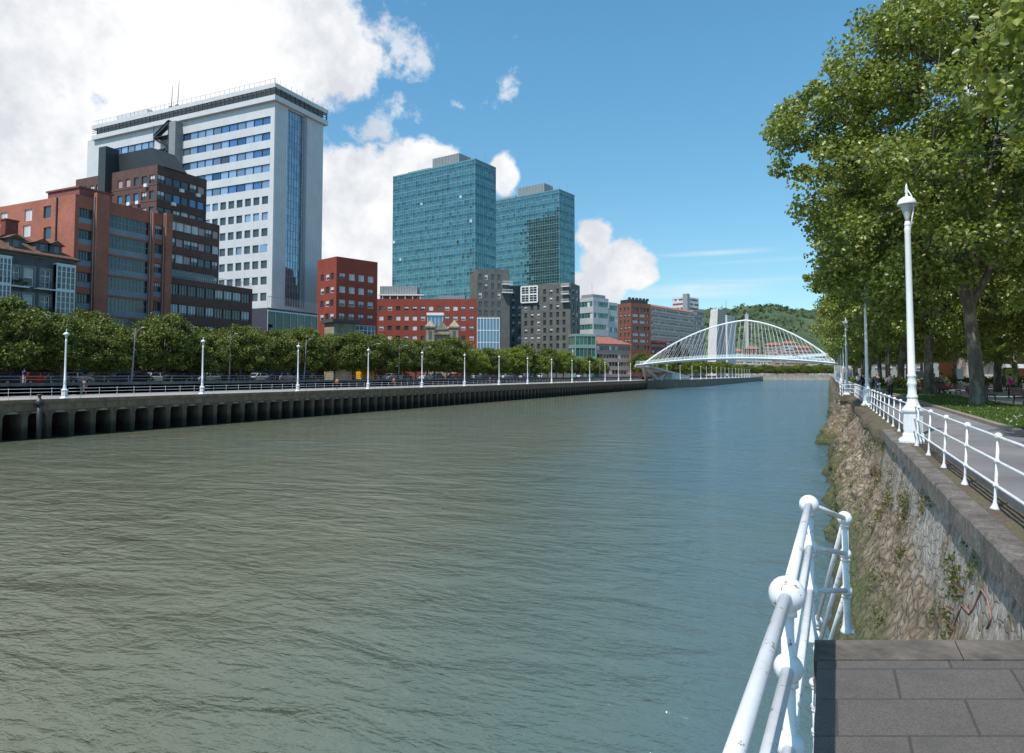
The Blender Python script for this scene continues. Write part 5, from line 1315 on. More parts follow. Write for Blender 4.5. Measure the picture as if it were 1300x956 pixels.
mb = MB(); W, D, z = b11.W, b11.D, b11.z1; mb.add([(-.6, -.8, z + .13), (W + .6, -.8, z + .13), (W + .6, D + .6, z + .13), (-.6, D + .6, z + .13), (3, D / 2, z + 2.8), (W - 3, D / 2, z + 2.8)], [(0, 1, 5, 4), (1, 2, 5), (2, 3, 4, 5), (3, 0, 4), (3, 2, 1, 0)]); mb.build('tiled_roof', mat('red_tile', (.30, .115, .085), .85, var=.3), b11.t)
for k in range(8):
    zt = z - 1 - 3.7 * k - 3.7 * .55
    mb = MB(); mb.box(.5, W - .5, -1.0, -.003, zt - .15, zt + .02); mb.box(.5, W - .5, -1.0, -.95, zt + .02, zt + .8); mb.build('balcony', M_cream, b11.t)
band_block('grey_apartment_block', 'grey end block with stacked balconies next to the long cream apartments', 880, 394, 455, 20, 893.5, 876, 8, mat('grey_render_block', (.24, .24, .23), .8), M_glass, pitch=3.3, hfrac=.5, D=10)
b12 = band_block('white_high_block', 'white high apartment block rising behind the long cream apartments', 872, 377, 520, 20, 887, 853.5, 5, M_wclad, M_brk, pitch=3.4, hfrac=.42)
mb = MB(); mb.box(-1, 2.5, -1, 3, SZ, b12.z1 + 2.5); mb.build('stair_tower', M_grey, b12.t)
b = band_block('pink_apartment_house', 'low pink apartment house with a red hipped roof beside the green glass building', 757, 436.5, 287, 32, 800, None, 4, mat('pink_render', (.36, .25, .22), .8, var=.15), M_glass, D=14, pitch=3.4, hfrac=.5, z_first=.8)
W, D, z = b.W, b.D, b.z1; mb = MB(); mb.add([(-.6, -.8, z + .13), (W + .6, -.8, z + .13), (W + .6, D + .6, z + .13), (-.6, D + .6, z + .13), (6, D / 2, z + 3.6), (W - 6, D / 2, z + 3.6)], [(0, 1, 5, 4), (1, 2, 5), (2, 3, 4, 5), (3, 0, 4), (3, 2, 1, 0)]); mb.build('tiled_roof', mat('red_tile', (.30, .115, .085)), b.t)
b = band_block('red_low_block', 'low dark red block with a bright red roof behind the left end of the footbridge', 800, 433.5, 332, 28, 846, None, 5, mat('dark_red_wall', (.17, .055, .05), .8, var=.15), M_glass, D=14, pitch=3.1, hfrac=.45, z_first=.8)
W, D, z = b.W, b.D, b.z1; mb = MB(); mb.box(-.5, W + .5, -.8, D, z + .13, z + .9); mb.build('roof_edge', mat('bright_red_roof', (.42, .06, .05), .7), b.t)
# curved pale concrete tower and its small neighbour
d = 520; c = at_d(905, 475.5, d); M_ct = mat('curved_tower_concrete', (.55, .52, .49), .8, var=.08, scale=.1); M_ct2 = mat('curved_tower_side', (.30, .29, .28), .8, var=.1, scale=.1)  # side face in a darker grey than the curved face
t = thing('curved_tower', 'pale concrete tower with a curved sail-like face behind the footbridge cables', 'tower', (0, 0, 0))
zt = at_d(910, 392, d).z; L_ = []; n = 14
for i in range(n + 1):
    f = i / n; z = SZ + (zt - SZ) * f; pxl = 898.5 + 5.5 * f ** 2.5 + 1.2 * math.sin(3.14 * f) * 0; pxm = 909 + 3.5 * f ** 1.3; L_.append((at_d(pxl, 475.5, d + 5), at_d(pxm, 475.5, d), at_d(922, 475.5, d + 14), z))
mb = MB(); m2 = MB()
for i in range(n):
    a, b_ = L_[i], L_[i + 1]
    v = lambda p, z: (p.x, p.y, z)
    mb.quad(v(a[0], a[3]), v(a[1], a[3]), v(b_[1], b_[3]), v(b_[0], b_[3])); back0, back1 = at_d(903, 475.5, d + 20), at_d(903, 475.5, d + 20)
    mb.quad(v(a[0], a[3]), v(back0, a[3]), v(back1, b_[3]), v(b_[0], b_[3]))
    m2.quad(v(a[1], a[3]), v(a[2], a[3]), v(b_[2], b_[3]), v(b_[1], b_[3]))
    if i % 2 == 0: pass
a = L_[-1]; mb.add([v(a[0], a[3]), v(a[1], a[3]), v(a[2], a[3] - 1), v(at_d(903, 475.5, d + 20), a[3])], [(0, 1, 2, 3)])
mb.build('curved_face', M_ct, t); m2.build('side_face', M_ct2, t)
band_block('pale_side_tower', 'small pale tower just to the side of the curved concrete tower', 923, 400, 650, 10, 933, 921.5, 1, mat('pale_tower_wall', (.50, .48, .46), .8), M_blind, pitch=40, hfrac=.1, D=8)
c = at_d(949, 475.5, 860); mb = MB(); h = at_d(949, 399, 860).z; mb.box(-1.7, 1.7, -1.7, 1.7, -1, h); mb.box(-.4, .4, -.4, .4, h, h + 2)
o = mb.build('white_pylon', M_cream, None, False, (c.x, c.y, 0), YAW); tag(o, 'tall narrow white pylon seen through the middle of the footbridge arch', 'pylon')
# small hillside houses and far-bank blocks
hs = [(938, 446, 640, 10, 'cream', 'red'), (958, 443, 700, 14, 'red', 'red'), (984, 438, 760, 16, 'pink', 'red'), (1004, 436, 800, 18, 'cream', 'red'), (1022, 442, 740, 16, 'pink', 'red'), (1040, 452, 700, 14, 'cream', 'red'), (970, 455, 660, 18, 'cream', 'grey'), (1000, 456, 640, 20, 'pink', 'grey'), (1058, 455, 690, 14, 'cream', 'red'), (950, 458, 600, 18, 'cream', 'grey'), (1090, 450, 720, 20, 'pink', 'red'), (1130, 446, 740, 20, 'cream', 'red'), (1170, 450, 700, 20, 'pink', 'red')]
cw = {'cream': M_cream, 'pink': mat('pink_render', (.36, .25, .22)), 'red': M_brk}; cl = {'cream': 'cream', 'pink': 'pink', 'red': 'brick-red'}
for i, (px, py, d, wpx, a, r_) in enumerate(hs):
    d = d * .5 + 480
    half = wpx / 2; nm = cl[a] + ' house ' + ('with a red roof' if r_ == 'red' else 'with a flat roof') + ' beyond the river bend, %s of them from the left' % ordn(sorted([q[0] for q in hs]).index(px))
    b = band_block('far_house', nm, px - half, py, d, 60, px + half, None, 6, cw[a], M_glass, D=12, pitch=3.6, hfrac=.42, cat='house', group='houses beyond the river bend', zlow=-.4)
    if r_ == 'red':
        W, D, z = b.W, b.D, b.z1; mb = MB(); mb.add([(-.6, -.8, z + .13), (W + .6, -.8, z + .13), (W + .6, D + .6, z + .13), (-.6, D + .6, z + .13), (W * .2, D / 2, z + 3.4), (W * .8, D / 2, z + 3.4)], [(0, 1, 5, 4), (1, 2, 5), (2, 3, 4, 5), (3, 0, 4), (3, 2, 1, 0)]); mb.build('tiled_roof', mat('red_tile', (.30, .115, .085)), b.t)
# right-bank buildings glimpsed between trunks
rb1 = Bld('orange_apartment_block', 'orange brick apartment block glimpsed between the plane trunks', 'building', 1211, 395, 150, 25, pxR=1224, D=14, z0=0, W=None) if False else None
def rblock(name, label, px0, px1, py, d, m, nfl, slabs=False):
    a, c_ = at_d(px0, 475.5, d), at_d(px1, 475.5, d); z = at_d(px0, py, d).z; v = c_ - a; t = thing(name, label, 'building', (a.x, a.y, 0), math.atan2(v.y, v.x)); L = v.length
    mb = MB(); mb.box(0, L, 0, 5, 0, z); mb.build('wall', m, t); n = max(2, int(L / 3.2))
    for k in range(nfl):
        zz = z - 2.6 - 3.1 * k
        if zz < 2: break
        for i in range(n):
            o = link('window', win_mesh(1.6, 1.5, 'half' if (i + k) % 2 else 'plain'), t); o.location = (L * (i + .5) / n, -.03, zz)
        if slabs: mb = MB(); mb.box(.4, L - .4, -1.4, -.01, zz - .5, zz - .3); mb.box(.4, L - .4, -1.4, -1.35, zz - .3, zz + .6); mb.build('balcony', M_frame, t)
    return t
rblock('orange_apartment_block', 'orange apartment block seen between the nearest plane trunks', 1208, 1226, 380, 170, mat('orange_render', (.55, .20, .09), .8, var=.1), 8)
rblock('white_balcony_block', 'white block with long horizontal balconies behind the forked plane tree', 1228, 1262, 395, 165, M_cream, 7, True)
rblock('brick_balcony_block', 'brick apartment block with white balconies at the right edge beyond the palm', 1262, 1345, 395, 185, M_brk, 8, True)
rblock('park_edge_block', 'long grey apartment block in the shade behind the promenade trees', 1100, 1206, 430, 330, mat('grey_render_block', (.24, .24, .23)), 7)
rblock('right_edge_block', 'cream apartment block beyond the plaza at the far right', 1350, 1560, 300, 150, M_cream, 8, True)
# low hedges and shrubs along the plaza
for i, (px, d, w_) in enumerate([(1100, 95, 5), (1120, 80, 4), (1165, 70, 5), (1285, 75, 6), (1250, 90, 8), (1230, 110, 8), (1300, 90, 7)]):
    q = at_d(px, 475.5, d); t = thing('shrub', 'dark rounded shrub on the promenade side, %s from the left' % ordn([0, 1, 2, 5, 4, 3, 6][i]), 'shrub', (q.x, q.y, 0), 0, 'shrubs along the promenade')
    cen = [(rb_.uniform(-w_ / 2, w_ / 2), rb_.uniform(-1, 1), rb_.uniform(.4, 1.1)) for _ in range(22)]; link('foliage', leaves_mesh('shrub_foliage', cen, [.6] * 22, 60, .18, M_leafB, i), t)
# ------------------------------------------------------------------ footbridge
def bridge():
    t = thing('arch_footbridge', 'white arched footbridge with a fan of steel cables spanning the river', 'bridge', (-31, 258, 0))
    A = 33.5
    M_b = mat('bridge_white', (.80, .80, .80), .4, var=.04, scale=.5)
    def zd(x): return 5.4 + 2.1 * (1 - (x / A) ** 2)             # deck level
    def za(x):                                                    # arch level: blunter crown, straight haunches
        u = (x - 4) / (A - 4) if x > 4 else (4 - x) / (A + 4); return 5.5 + 15.6 * (1 - (.22 * u + .78 * u * u))
    arch = [(x, 0 - .9 * (1 - (x / A) ** 2), za(x)) for x in np.linspace(-A, A, 49)]
    mb = MB(); mb.tube(arch, .25, 10); mb.build('arch', M_b, t, True)
    mb = MB()
    def yd(x): return 2.2 * (1 - (x / A) ** 2) * 0
    xs = np.linspace(-A - 2, A + 3, 41)
    for a, c in zip(xs, xs[1:]):
        q = []
        for x in (a, c):
            z = zd(max(-A, min(A, x))); q.append([(x, -3.4, z - .18), (x, 3.4, z - .18), (x, 3.4, z), (x, -3.4, z), (x, -1.2, z - .55), (x, 1.2, z - .55)])
        p, r = q; mb.add(p + r, [(0, 3, 9, 6), (3, 2, 8, 9), (2, 1, 7, 8), (0, 6, 10, 4), (4, 10, 11, 5), (5, 11, 7, 1)])
    mb.build('deck', M_b, t)
    for sgn in (-1, 1):
        mb = MB(); mb.tube([(x, sgn * 3.45, zd(max(-A, min(A, x))) + .02) for x in xs], .17, 8); mb.build('edge_beam', M_b, t, True)
        cb = MB(); n = 39
        for i in range(n):
            u = -1 + 2 * (i + .5) / n
            xa = 4 * (1 - abs(u)) + A * .93 * u * (.80 + .12 * u * u); xd = 3 * (1 - abs(u)) + A * .97 * u
            cb.tube([(xa, -.9 * (1 - (xa / A) ** 2), za(xa)), (xd, sgn * 3.3, zd(xd))], .040, 4)
        o = cb.build('cables', M_b, t)
        mb = MB()
        for x in np.linspace(-A, A + 2, 60): z = zd(max(-A, min(A, x))); mb.box(x - .03, x + .03, sgn * 3.3 - .03, sgn * 3.3 + .03, z, z + 1.2)
        mb.tube([(x, sgn * 3.3, zd(max(-A, min(A, x))) + 1.2) for x in xs], .04, 5); mb.build('handrail', M_b, t)
        gl = MB()
        for a, c in zip(xs, xs[1:]): gl.quad((a, sgn * 3.26, zd(max(-A, min(A, a))) + .15), (c, sgn * 3.26, zd(max(-A, min(A, c))) + .15), (c, sgn * 3.26, zd(max(-A, min(A, c))) + 1.1), (a, sgn * 3.26, zd(max(-A, min(A, a))) + 1.1))
        gl.build('parapet_glass', M_bglass, t)
    # left abutment: concrete tripod under a wedge-shaped ramp landing running along the quay
    M_ab = mat('abutment_concrete', (.50, .47, .43), .75, var=.12, scale=.4, streak=.3)
    mb = MB()
    mb.add([(-36, -3, 5.2), (-30.5, -3, 5.2), (-28, 66, .9), (-33, 66, .9), (-36, -3, 4.5), (-30.5, -3, 4.5), (-28, 66, .2), (-33, 66, .2)], [(0, 1, 2, 3), (7, 6, 5, 4), (0, 4, 5, 1), (1, 5, 6, 2), (2, 6, 7, 3), (3, 7, 4, 0)])
    mb.build('ramp', M_ab, t)
    for p, q, w0, w1 in (((-33, 3, 4.4), (-32, 17, QZ), .9, 1.3), ((-32, 34, 2.8), (-32, 19, QZ), .8, 1.2), ((-33.5, 0, 4.6), (-35.5, 14, QZ), .7, 1.0)):
        mb = MB(); mb.tube([p, Vector(p).lerp(Vector(q), .5), q], [w0, (w0 + w1) / 2 * .8, w1 * .6], 8); mb.build('strut', M_ab, t, True)
    mb = MB(); mb.add([(-33.5, 34, QZ), (-29.3, 34, QZ), (-28.1, 66, QZ), (-32.9, 66, QZ), (-33.5, 34, 2.6), (-29.3, 34, 2.6), (-28.1, 66, .25), (-32.9, 66, .25)], [(0, 1, 5, 4), (1, 2, 6, 5), (2, 3, 7, 6), (3, 0, 4, 7), (4, 5, 6, 7)]); mb.build('abutment', M_ab, t)
    # right abutment
    mb = MB(); mb.box(32.6, 38, -4, 4, WZ - .3, 4.7); mb.build('abutment', M_ab, t)
    mb = MB(); mb.add([(33, 3.5, 5.2), (38, 3.5, 5.2), (38, 34, .2), (33, 34, .2), (33, 3.5, 4.6), (38, 3.5, 4.6), (38, 34, -.4), (33, 34, -.4)], [(0, 1, 2, 3), (7, 6, 5, 4), (0, 4, 5, 1), (1, 5, 6, 2), (2, 6, 7, 3), (3, 7, 4, 0)]); mb.build('ramp', M_ab, t)
def thin_glass():
    m, nt, b, out = nodes_of('parapet_glass'); b.inputs['Base Color'].default_value = (.55, .75, .80, 1); b.inputs['Roughness'].default_value = .1; b.inputs['Alpha'].default_value = .22; return m
M_bglass = thin_glass()
bridge()
# blue-glazed walkway beyond the arch
BT = bpy.data.objects['arch_footbridge']
mb = MB(); mb.bar((2, 4.2, 6.6), (31, 4.2, 8.2), .3, .2); mb.bar((2, 4.2, 7.1), (31, 4.2, 8.7), .06, .8)
for k in range(6): x = 2 + 29 * k / 5; mb.bar((x, 3.3, 7.2), (x, 4.3, 6.7 + 1.6 * k / 5), .12)
mb.build('glazed_side_ramp', mat('walkway_glass', (.45, .58, .62), .2), BT)
# ------------------------------------------------------------------ cars along the left-bank street
M_tyre = mat('tyre_rubber', (.02, .02, .02), .8); M_rim = mat('wheel_rim', (.4, .4, .42), .35, metal=.6); M_carglass = glass_mat('car_glass', (.02, .025, .03)); M_lampc = mat('headlight_glass', (.75, .75, .72), .15); M_rlamp = mat('tail_light', (.35, .02, .02), .2)
def car(bodym, L=4.2, H=1.46, van=False, truck=False):
    t = thing('parked_car', None, None); Wd = 1.74
    if van: low = [(-L / 2, .30), (L / 2, .30), (L / 2, .85), (L / 2 - .55, 1.05), (-L / 2, 1.1)]; cab = [(-L / 2 + .02, 1.1), (L / 2 - .6, 1.05), (L / 2 - 1.1, H - .1), (L / 2 - 1.4, H), (-L / 2 + .05, H)]
    else: low = [(-L / 2, .30), (L / 2 - .05, .28), (L / 2, .5), (L / 2 - .12, .74), (L / 2 - 1.05, .92), (-L / 2 + .25, .98), (-L / 2 + .02, .85)]; cab = [(-L / 2 + .3, .975), (L / 2 - 1.1, .915), (L / 2 - 1.75, H - .04), (L / 2 - 2.1, H), (-L / 2 + 1.0, H - .03), (-L / 2 + .75, H - .10)]
    def ext(pr, w0, w1, m=0):
        mb = MB(); n = len(pr); zmin = min(z for _, z in pr); zmax = max(z for _, z in pr)
        def w(z): return w0 + (w1 - w0) * (z - zmin) / (zmax - zmin)
        vs = [(x, -w(z) / 2, z) for x, z in pr] + [(x, w(z) / 2, z) for x, z in pr]
        mb.add(vs, [tuple(range(n)), tuple(range(2 * n - 1, n - 1, -1))] + [(i, i + n, (i + 1) % n + n, (i + 1) % n) for i in range(n)]); return mb
    b = ext(low, Wd * .96, Wd); o = b.build('body', bodym, t); bv = o.modifiers.new('bevel', 'BEVEL'); bv.width = .06; bv.segments = 2
    c = ext(cab, Wd * .94, Wd * .74); c = c.build('cabin', M_carglass if not van else bodym, t); bv = c.modifiers.new('bevel', 'BEVEL'); bv.width = .05; bv.segments = 2
    r = MB(); zs = H; xs_ = [x for x, z in cab if z > H - .15]; r.box(min(xs_) - .03, max(xs_) + .03, -Wd * .37, Wd * .37, H - .05, H + .015)
    if not van:
        for s in (-1, 1):
            for (xa, za), (xb, zb) in ((cab[0], cab[-1]), (cab[1], cab[2]), ((-.1, .95), (-.1, H - .02))):
                r.bar((xa, s * Wd * .462, za), (xb, s * Wd * .378, zb), .07)
    r.build('roof', bodym, t)
    if van:
        g = MB(); g.box(L / 2 - 1.35, L / 2 - .75, -Wd * .46, Wd * .46, 1.12, H - .15); g.box(L / 2 - 1.28, L / 2 - .98, -Wd * .40, Wd * .40, H - .42, H - .12); g.build('cab_glass', M_carglass, t)
    for x in (-L / 2 + .78, L / 2 - .80):
        for s in (-1, 1):
            w_ = MB(); w_.tube([(x, s * (Wd / 2 - .16), .31), (x, s * (Wd / 2 + .01), .31)], .31, 14); w_ = w_.build('wheel', M_tyre, t)
            q = MB(); q.tube([(x, s * (Wd / 2 + .0), .31), (x, s * (Wd / 2 + .025), .31)], .19, 10); q.build('rim', M_rim, w_)
    for s in (-1, 1):
        q = MB(); q.box(L / 2 - .14, L / 2 - .015, s * .62 - .16, s * .62 + .16, .56, .70); q.build('headlight', M_lampc, t)
        q = MB(); q.box(-L / 2 - .01, -L / 2 + .1, s * .68 - .1, s * .68 + .1, .70, .88); q.build('tail_light', M_rlamp, t)
    return t
def paint(n, c): return mat('car_paint_' + n, c, .25, var=.03, metal=.1)
cols = {'white': paint('white', (.75, .76, .78)), 'silver': paint('silver', (.42, .44, .46)), 'black': paint('black', (.015, .016, .02)), 'dark blue': paint('blue', (.02, .04, .09)), 'red': paint('red', (.42, .02, .015)), 'dark grey': paint('grey', (.07, .075, .08)), 'yellow': paint('yellow', (.75, .38, .01))}
cp = {c: car(m) for c, m in cols.items() if c != 'yellow'}; seen = {}; kids = children_map(); lastx = None
plan = [(-12, 'black'), (10, 'dark blue'), (48, 'red'), (74, 'dark grey'), (95, 'silver'), (120, 'dark grey'), (148, 'dark blue'), (172, 'black'), (200, 'white'), (222, 'black'), (240, 'dark blue'), (262, 'silver'), (283, 'black'), (305, 'dark grey'), (326, 'white'), (345, 'dark blue'), (362, 'silver'), (382, 'black'), (398, 'dark grey'),
        (496, 'silver'), (514, 'dark grey'), (541, 'white'), (556, 'dark blue'), (575, 'red'), (590, 'black'), (604, 'silver'), (616, 'dark grey'), (628, 'black'), (640, 'white'), (652, 'dark grey'), (664, 'silver'), (676, 'black'), (688, 'white'), (736, 'white'), (748, 'silver'), (760, 'dark grey')]
cnt = {}
tot = {c: sum(1 for _, q in plan if q == c) for c in cols}
for px, c in plan:
    k = cnt.get(c, 0); cnt[c] = k + 1
    q = at_x(px, -86.5 + random.uniform(-.2, .2))
    o = cp[c] if k == 0 else copy_tree(cp[c], kids=kids); o.location = (q.x, q.y, SZ); o.rotation_euler = (0, 0, R(90) + R(random.uniform(-2, 2)) + (math.pi if k % 2 else 0))
    tag(o, '%s parked car behind the left quay, %s %s car from the left' % (c, ordn(k), c), 'car', 'cars parked behind the left quay')
v = car(cols['yellow'], 6.2, 2.7, True); v.name = 'yellow_van'; q = at_x(466, -84.5); v.location = (q.x, q.y, SZ); v.rotation_euler = (0, 0, R(92)); tag(v, 'bright yellow box van parked behind the left quay in front of the red corner block', 'van')
v = car(cols['white'], 5.0, 2.1, True); v.name = 'white_van'; q = at_x(650, -90); v.location = (q.x, q.y, SZ); v.rotation_euler = (0, 0, R(90)); tag(v, 'white van parked under the light green street trees on the left bank', 'van')
# ------------------------------------------------------------------ tall street lights on the left bank
def street_light(double):
    t = thing('street_light', None, None); mb = MB(); mb.tube([(0, 0, 0), (.25, 0, 9.6)], [.13, .08], 8); mb.build('pole', M_grey, t)
    for s in ((1, -1) if double else (1,)):
        mb = MB(); mb.tube([(.2, 0, 8.7), (.25 + s * 1.4, 0, 9.4), (.25 + s * 2.6, 0, 9.6)], .06, 6); a = mb.build('arm', M_grey, t)
        mb = MB(); mb.box(.25 + s * 2.3 - .35, .25 + s * 2.3 + .5, -.14, .14, 9.52, 9.66); mb.build('lamp_head', mat('lamp_head_grey', (.4, .42, .43), .4), a)
    return t
sl1 = street_light(False); kids = children_map()
for i, (px, rz, tl) in enumerate([(167, 80, 2), (291, 70, 0), (386, 60, 2), (466, 100, 3), (506, 80, 0), (535, 75, 4), (590, 80, 1), (672, 90, -2), (737, 100, 3), (761, 95, 3)]):
    o = sl1 if i == 0 else copy_tree(sl1, kids=kids); q = at_x(px, -76.9); o.location = (q.x, q.y, SZ); o.rotation_euler = (R(-tl), 0, R(rz - 90)); o.scale = (.8, .8, .72)
    tag(o, 'slim grey street light with one arm on the left bank, %s from the left' % ordn(i), 'street light', 'grey street lights on the left bank')
# ------------------------------------------------------------------ people
M_skin = mat('skin', (.45, .27, .19), .6); M_hair = mat('dark_hair', (.03, .02, .015), .7)
def cloth(n, c): return mat('cloth_' + n, c, .85, var=.1, scale=6)
def skin_obj(name, V, E, Rr, m, parent, root=0, sub=1):
    me = bpy.data.meshes.new(name); me.from_pydata(V, E, []); me.materials.append(m); o = link(name, me, parent)
    sk = o.modifiers.new('skin', 'SKIN'); sk.use_smooth_shade = True
    for i, r in enumerate(Rr):
        d = me.skin_vertices[0].data[i]; d.radius = (r, r); d.use_root = (i == root)
    s = o.modifiers.new('sub', 'SUBSURF'); s.levels = sub; s.render_levels = sub; return o
def person(label, loc, rz, h, shirt, trous, stride=.12, arms='swing', bare=False, shorts=False, lean=0, group=None, hairc=None):
    """feet on z = 0, faces +x in its own frame"""
    k = h / 1.75; t = thing('person', label, 'person', loc, rz, group)
    a = {'swing': .18, 'hold': .38, 'down': .03}[arms]
    J = {'pel': (0, 0, .95), 'spine': (.01 + lean * .3, 0, 1.15), 'chest': (.0 + lean * .6, 0, 1.36), 'neck': (.01 + lean * .8, 0, 1.50), 'head': (.03 + lean, 0, 1.64), 'top': (.02 + lean, 0, 1.73)}
    for s, n_ in ((1, 'l'), (-1, 'r')):
        st = stride * s
        J['hip' + n_] = (0, .095 * s, .90); J['knee' + n_] = (st * .7 + .04, .095 * s, .50); J['ank' + n_] = (st * 1.7 - .04, .09 * s, .09); J['toe' + n_] = (st * 1.7 + .12, .10 * s, .035)
        sw = -a * s if arms == 'swing' else a
        J['sh' + n_] = (lean * .6, .19 * s, 1.42); J['el' + n_] = (sw * .6 - .03 + lean * .5, .24 * s, 1.14); J['wr' + n_] = (sw * 1.3 + .05 + lean * .4, .22 * s, .92 if arms != 'hold' else 1.08); J['ha' + n_] = (sw * 1.4 + .08 + lean * .4, .21 * s, .83 if arms != 'hold' else 1.06)
    Rd = dict(pel=.13, spine=.115, chest=.13, neck=.055, head=.098, top=.07)
    for n_ in 'lr': Rd.update({'hip' + n_: .085, 'knee' + n_: .058, 'ank' + n_: .038, 'toe' + n_: .036, 'sh' + n_: .055, 'el' + n_: .04, 'wr' + n_: .028, 'ha' + n_: .036})
    def make(nm, names, edges, m, grow, root=0):
        V = [tuple(q * k for q in J[n_]) for n_ in names]; idx = {n_: i for i, n_ in enumerate(names)}
        return skin_obj(nm, V, [(idx[p], idx[q]) for p, q in edges], [(Rd[n_] + grow) * k for n_ in names], m, t, root)
    allE = [('pel', 'spine'), ('spine', 'chest'), ('chest', 'neck'), ('neck', 'head'), ('head', 'top')]
    for n_ in 'lr': allE += [('pel', 'hip' + n_), ('hip' + n_, 'knee' + n_), ('knee' + n_, 'ank' + n_), ('ank' + n_, 'toe' + n_), ('chest', 'sh' + n_), ('sh' + n_, 'el' + n_), ('el' + n_, 'wr' + n_), ('wr' + n_, 'ha' + n_)]
    names = list(J); make('body', names, allE, M_skin, 0, names.index('pel'))
    sn = ['pel', 'spine', 'chest'] + [q + n_ for n_ in 'lr' for q in (('sh', 'el') if bare else ('sh', 'el', 'wr'))]
    se = [('pel', 'spine'), ('spine', 'chest')] + [('chest', 'sh' + n_) for n_ in 'lr'] + [('sh' + n_, 'el' + n_) for n_ in 'lr'] + ([] if bare else [('el' + n_, 'wr' + n_) for n_ in 'lr'])
    make('jacket' if not bare else 'shirt', sn, se, shirt, .022)
    tn = ['pel'] + [q + n_ for n_ in 'lr' for q in (('hip', 'knee') if shorts else ('hip', 'knee', 'ank'))]
    te = [('pel', 'hip' + n_) for n_ in 'lr'] + [('hip' + n_, 'knee' + n_) for n_ in 'lr'] + ([] if shorts else [('knee' + n_, 'ank' + n_) for n_ in 'lr'])
    make('trousers' if not shorts else 'shorts', tn, te, trous, .014)
    mb = MB(); hx, hy, hz = J['head']; mb.ball(((hx - .02) * k, 0, (hz + .045) * k), .108 * k, 12, 0, (1, .92, .95)); mb.build('hair', hairc or M_hair, t, True)
    for n_ in 'lr':
        mb = MB(); x, y, z = J['ank' + n_]; mb.tube([((x - .05) * k, y * k, .045 * k), ((x + .06) * k, y * k, .045 * k), ((x + .17) * k, y * k * 1.05, .035 * k)], [.045 * k, .048 * k, .035 * k], 8); mb.build('shoe', M_black, t, True)
    return t
def at_g(px, d, z=0):
    q = at_d(px, 475.5, d); q.z = z; return q
mag = cloth('magenta', (.55, .03, .22)); blk = cloth('black', (.02, .02, .025)); nvy = cloth('blue', (.04, .09, .30)); wht = cloth('white', (.7, .7, .7)); kh = cloth('khaki', (.25, .20, .13)); gr = cloth('grey', (.16, .16, .17)); pnk = cloth('pink', (.60, .10, .15)); jea = cloth('denim', (.07, .10, .17))
TOC = R(90) + YAW          # facing away from the camera is +90, towards it is -90
person('person in a magenta jacket and dark leggings walking on the plaza at the right', at_g(1283, 47), TOC, 1.66, mag, blk, .10)
person('person in a white top jogging on the plaza away from the camera', at_g(1249, 88), TOC + .3, 1.72, wht, blk, .30, shorts=True, bare=True)
person('small person in a pink top behind the magenta jacket', at_g(1273, 92), TOC + 2, 1.40, pnk, gr, .08)
person('person in a blue jacket strolling in the shade between the plane trunks', at_g(1186, 60), TOC - .2, 1.68, nvy, jea, .08)
person('person in a khaki jacket pushing a dark buggy in the shade of the plane trees', at_g(1195, 57), TOC + .1, 1.74, kh, blk, .10, arms='hold')
person('person in a black coat walking beside the right-bank railing', (3.25, 57.5, 0), TOC + 3.3, 1.74, blk, jea, .12, hairc=cloth('grey_hair', (.2, .18, .17)))
person('person in grey leaning forward on the path behind the right-bank railing', (3.9, 55.0, 0), TOC + 2.4, 1.66, gr, blk, .04, arms='hold', lean=.1)
person('person in a pale top standing by the bastion on the right bank', (3.3, 69.5, 0), TOC + 3, 1.66, wht, kh, .05)
person('person in a dark jacket standing by the bastion on the right bank', (3.0, 74.0, 0), TOC - .4, 1.75, blk, blk, .05)
person('person in a white shirt farther along the right-bank railing', (3.0, 86.0, 0), TOC + 3, 1.70, wht, jea, .1)
q = at_x(107, -74.8); person('person in shorts and grey top walking near the first visible left-quay lamp post', (q.x, q.y, QZ), R(-80), 1.75, gr, kh, .22, bare=True, shorts=True)
q = at_x(31, -83.5); person('person in a blue and white top standing beside the red parked car', (q.x, q.y, SZ + .12), R(10), 1.75, nvy, wht, .04)
q = at_x(500, -72); person('person in red walking on the left quay path in front of the red wing', (q.x, q.y, QZ), R(90), 1.7, cloth('red', (.4, .04, .03)), blk, .12)
q = at_x(428, -71); person('person in an orange top walking on the left quay path below the old stone gatehouse', (q.x, q.y, QZ), R(90), 1.7, cloth('orange', (.5, .13, .03)), blk, .12)
q = at_x(622, -70); person('person in black walking on the left quay path near the glass-fronted block', (q.x, q.y, QZ), R(-90), 1.72, blk, blk, .12)
# buggy
q = at_g(1199, 56.2); t = thing('buggy', 'dark child buggy pushed through the shade by the person in khaki', 'buggy', q, TOC)
mb = MB(); mb.add([(-.1, -.22, .35), (.35, -.22, .42), (.15, -.22, .95), (-.25, -.22, .85), (-.1, .22, .35), (.35, .22, .42), (.15, .22, .95), (-.25, .22, .85)], [(0, 1, 2, 3), (7, 6, 5, 4), (0, 4, 5, 1), (1, 5, 6, 2), (2, 6, 7, 3), (3, 7, 4, 0)]); mb.build('seat', blk, t)
mb = MB()
for s in (-.24, .24): mb.tube([(.4, s, .12), (-.15, s, .6), (-.45, s, 1.02)], .014, 6); mb.tube([(-.3, s, .12), (.1, s, .5)], .014, 6)
mb.tube([(-.45, -.24, 1.02), (-.45, .24, 1.02)], .016, 6); mb.build('frame', M_grey, t)
for x, y in ((.4, -.24), (.4, .24), (-.3, -.24), (-.3, .24)): mb = MB(); mb.tube([(x, y - .02, .12), (x, y + .02, .12)], .12, 12); mb.build('wheel', M_tyre, t)
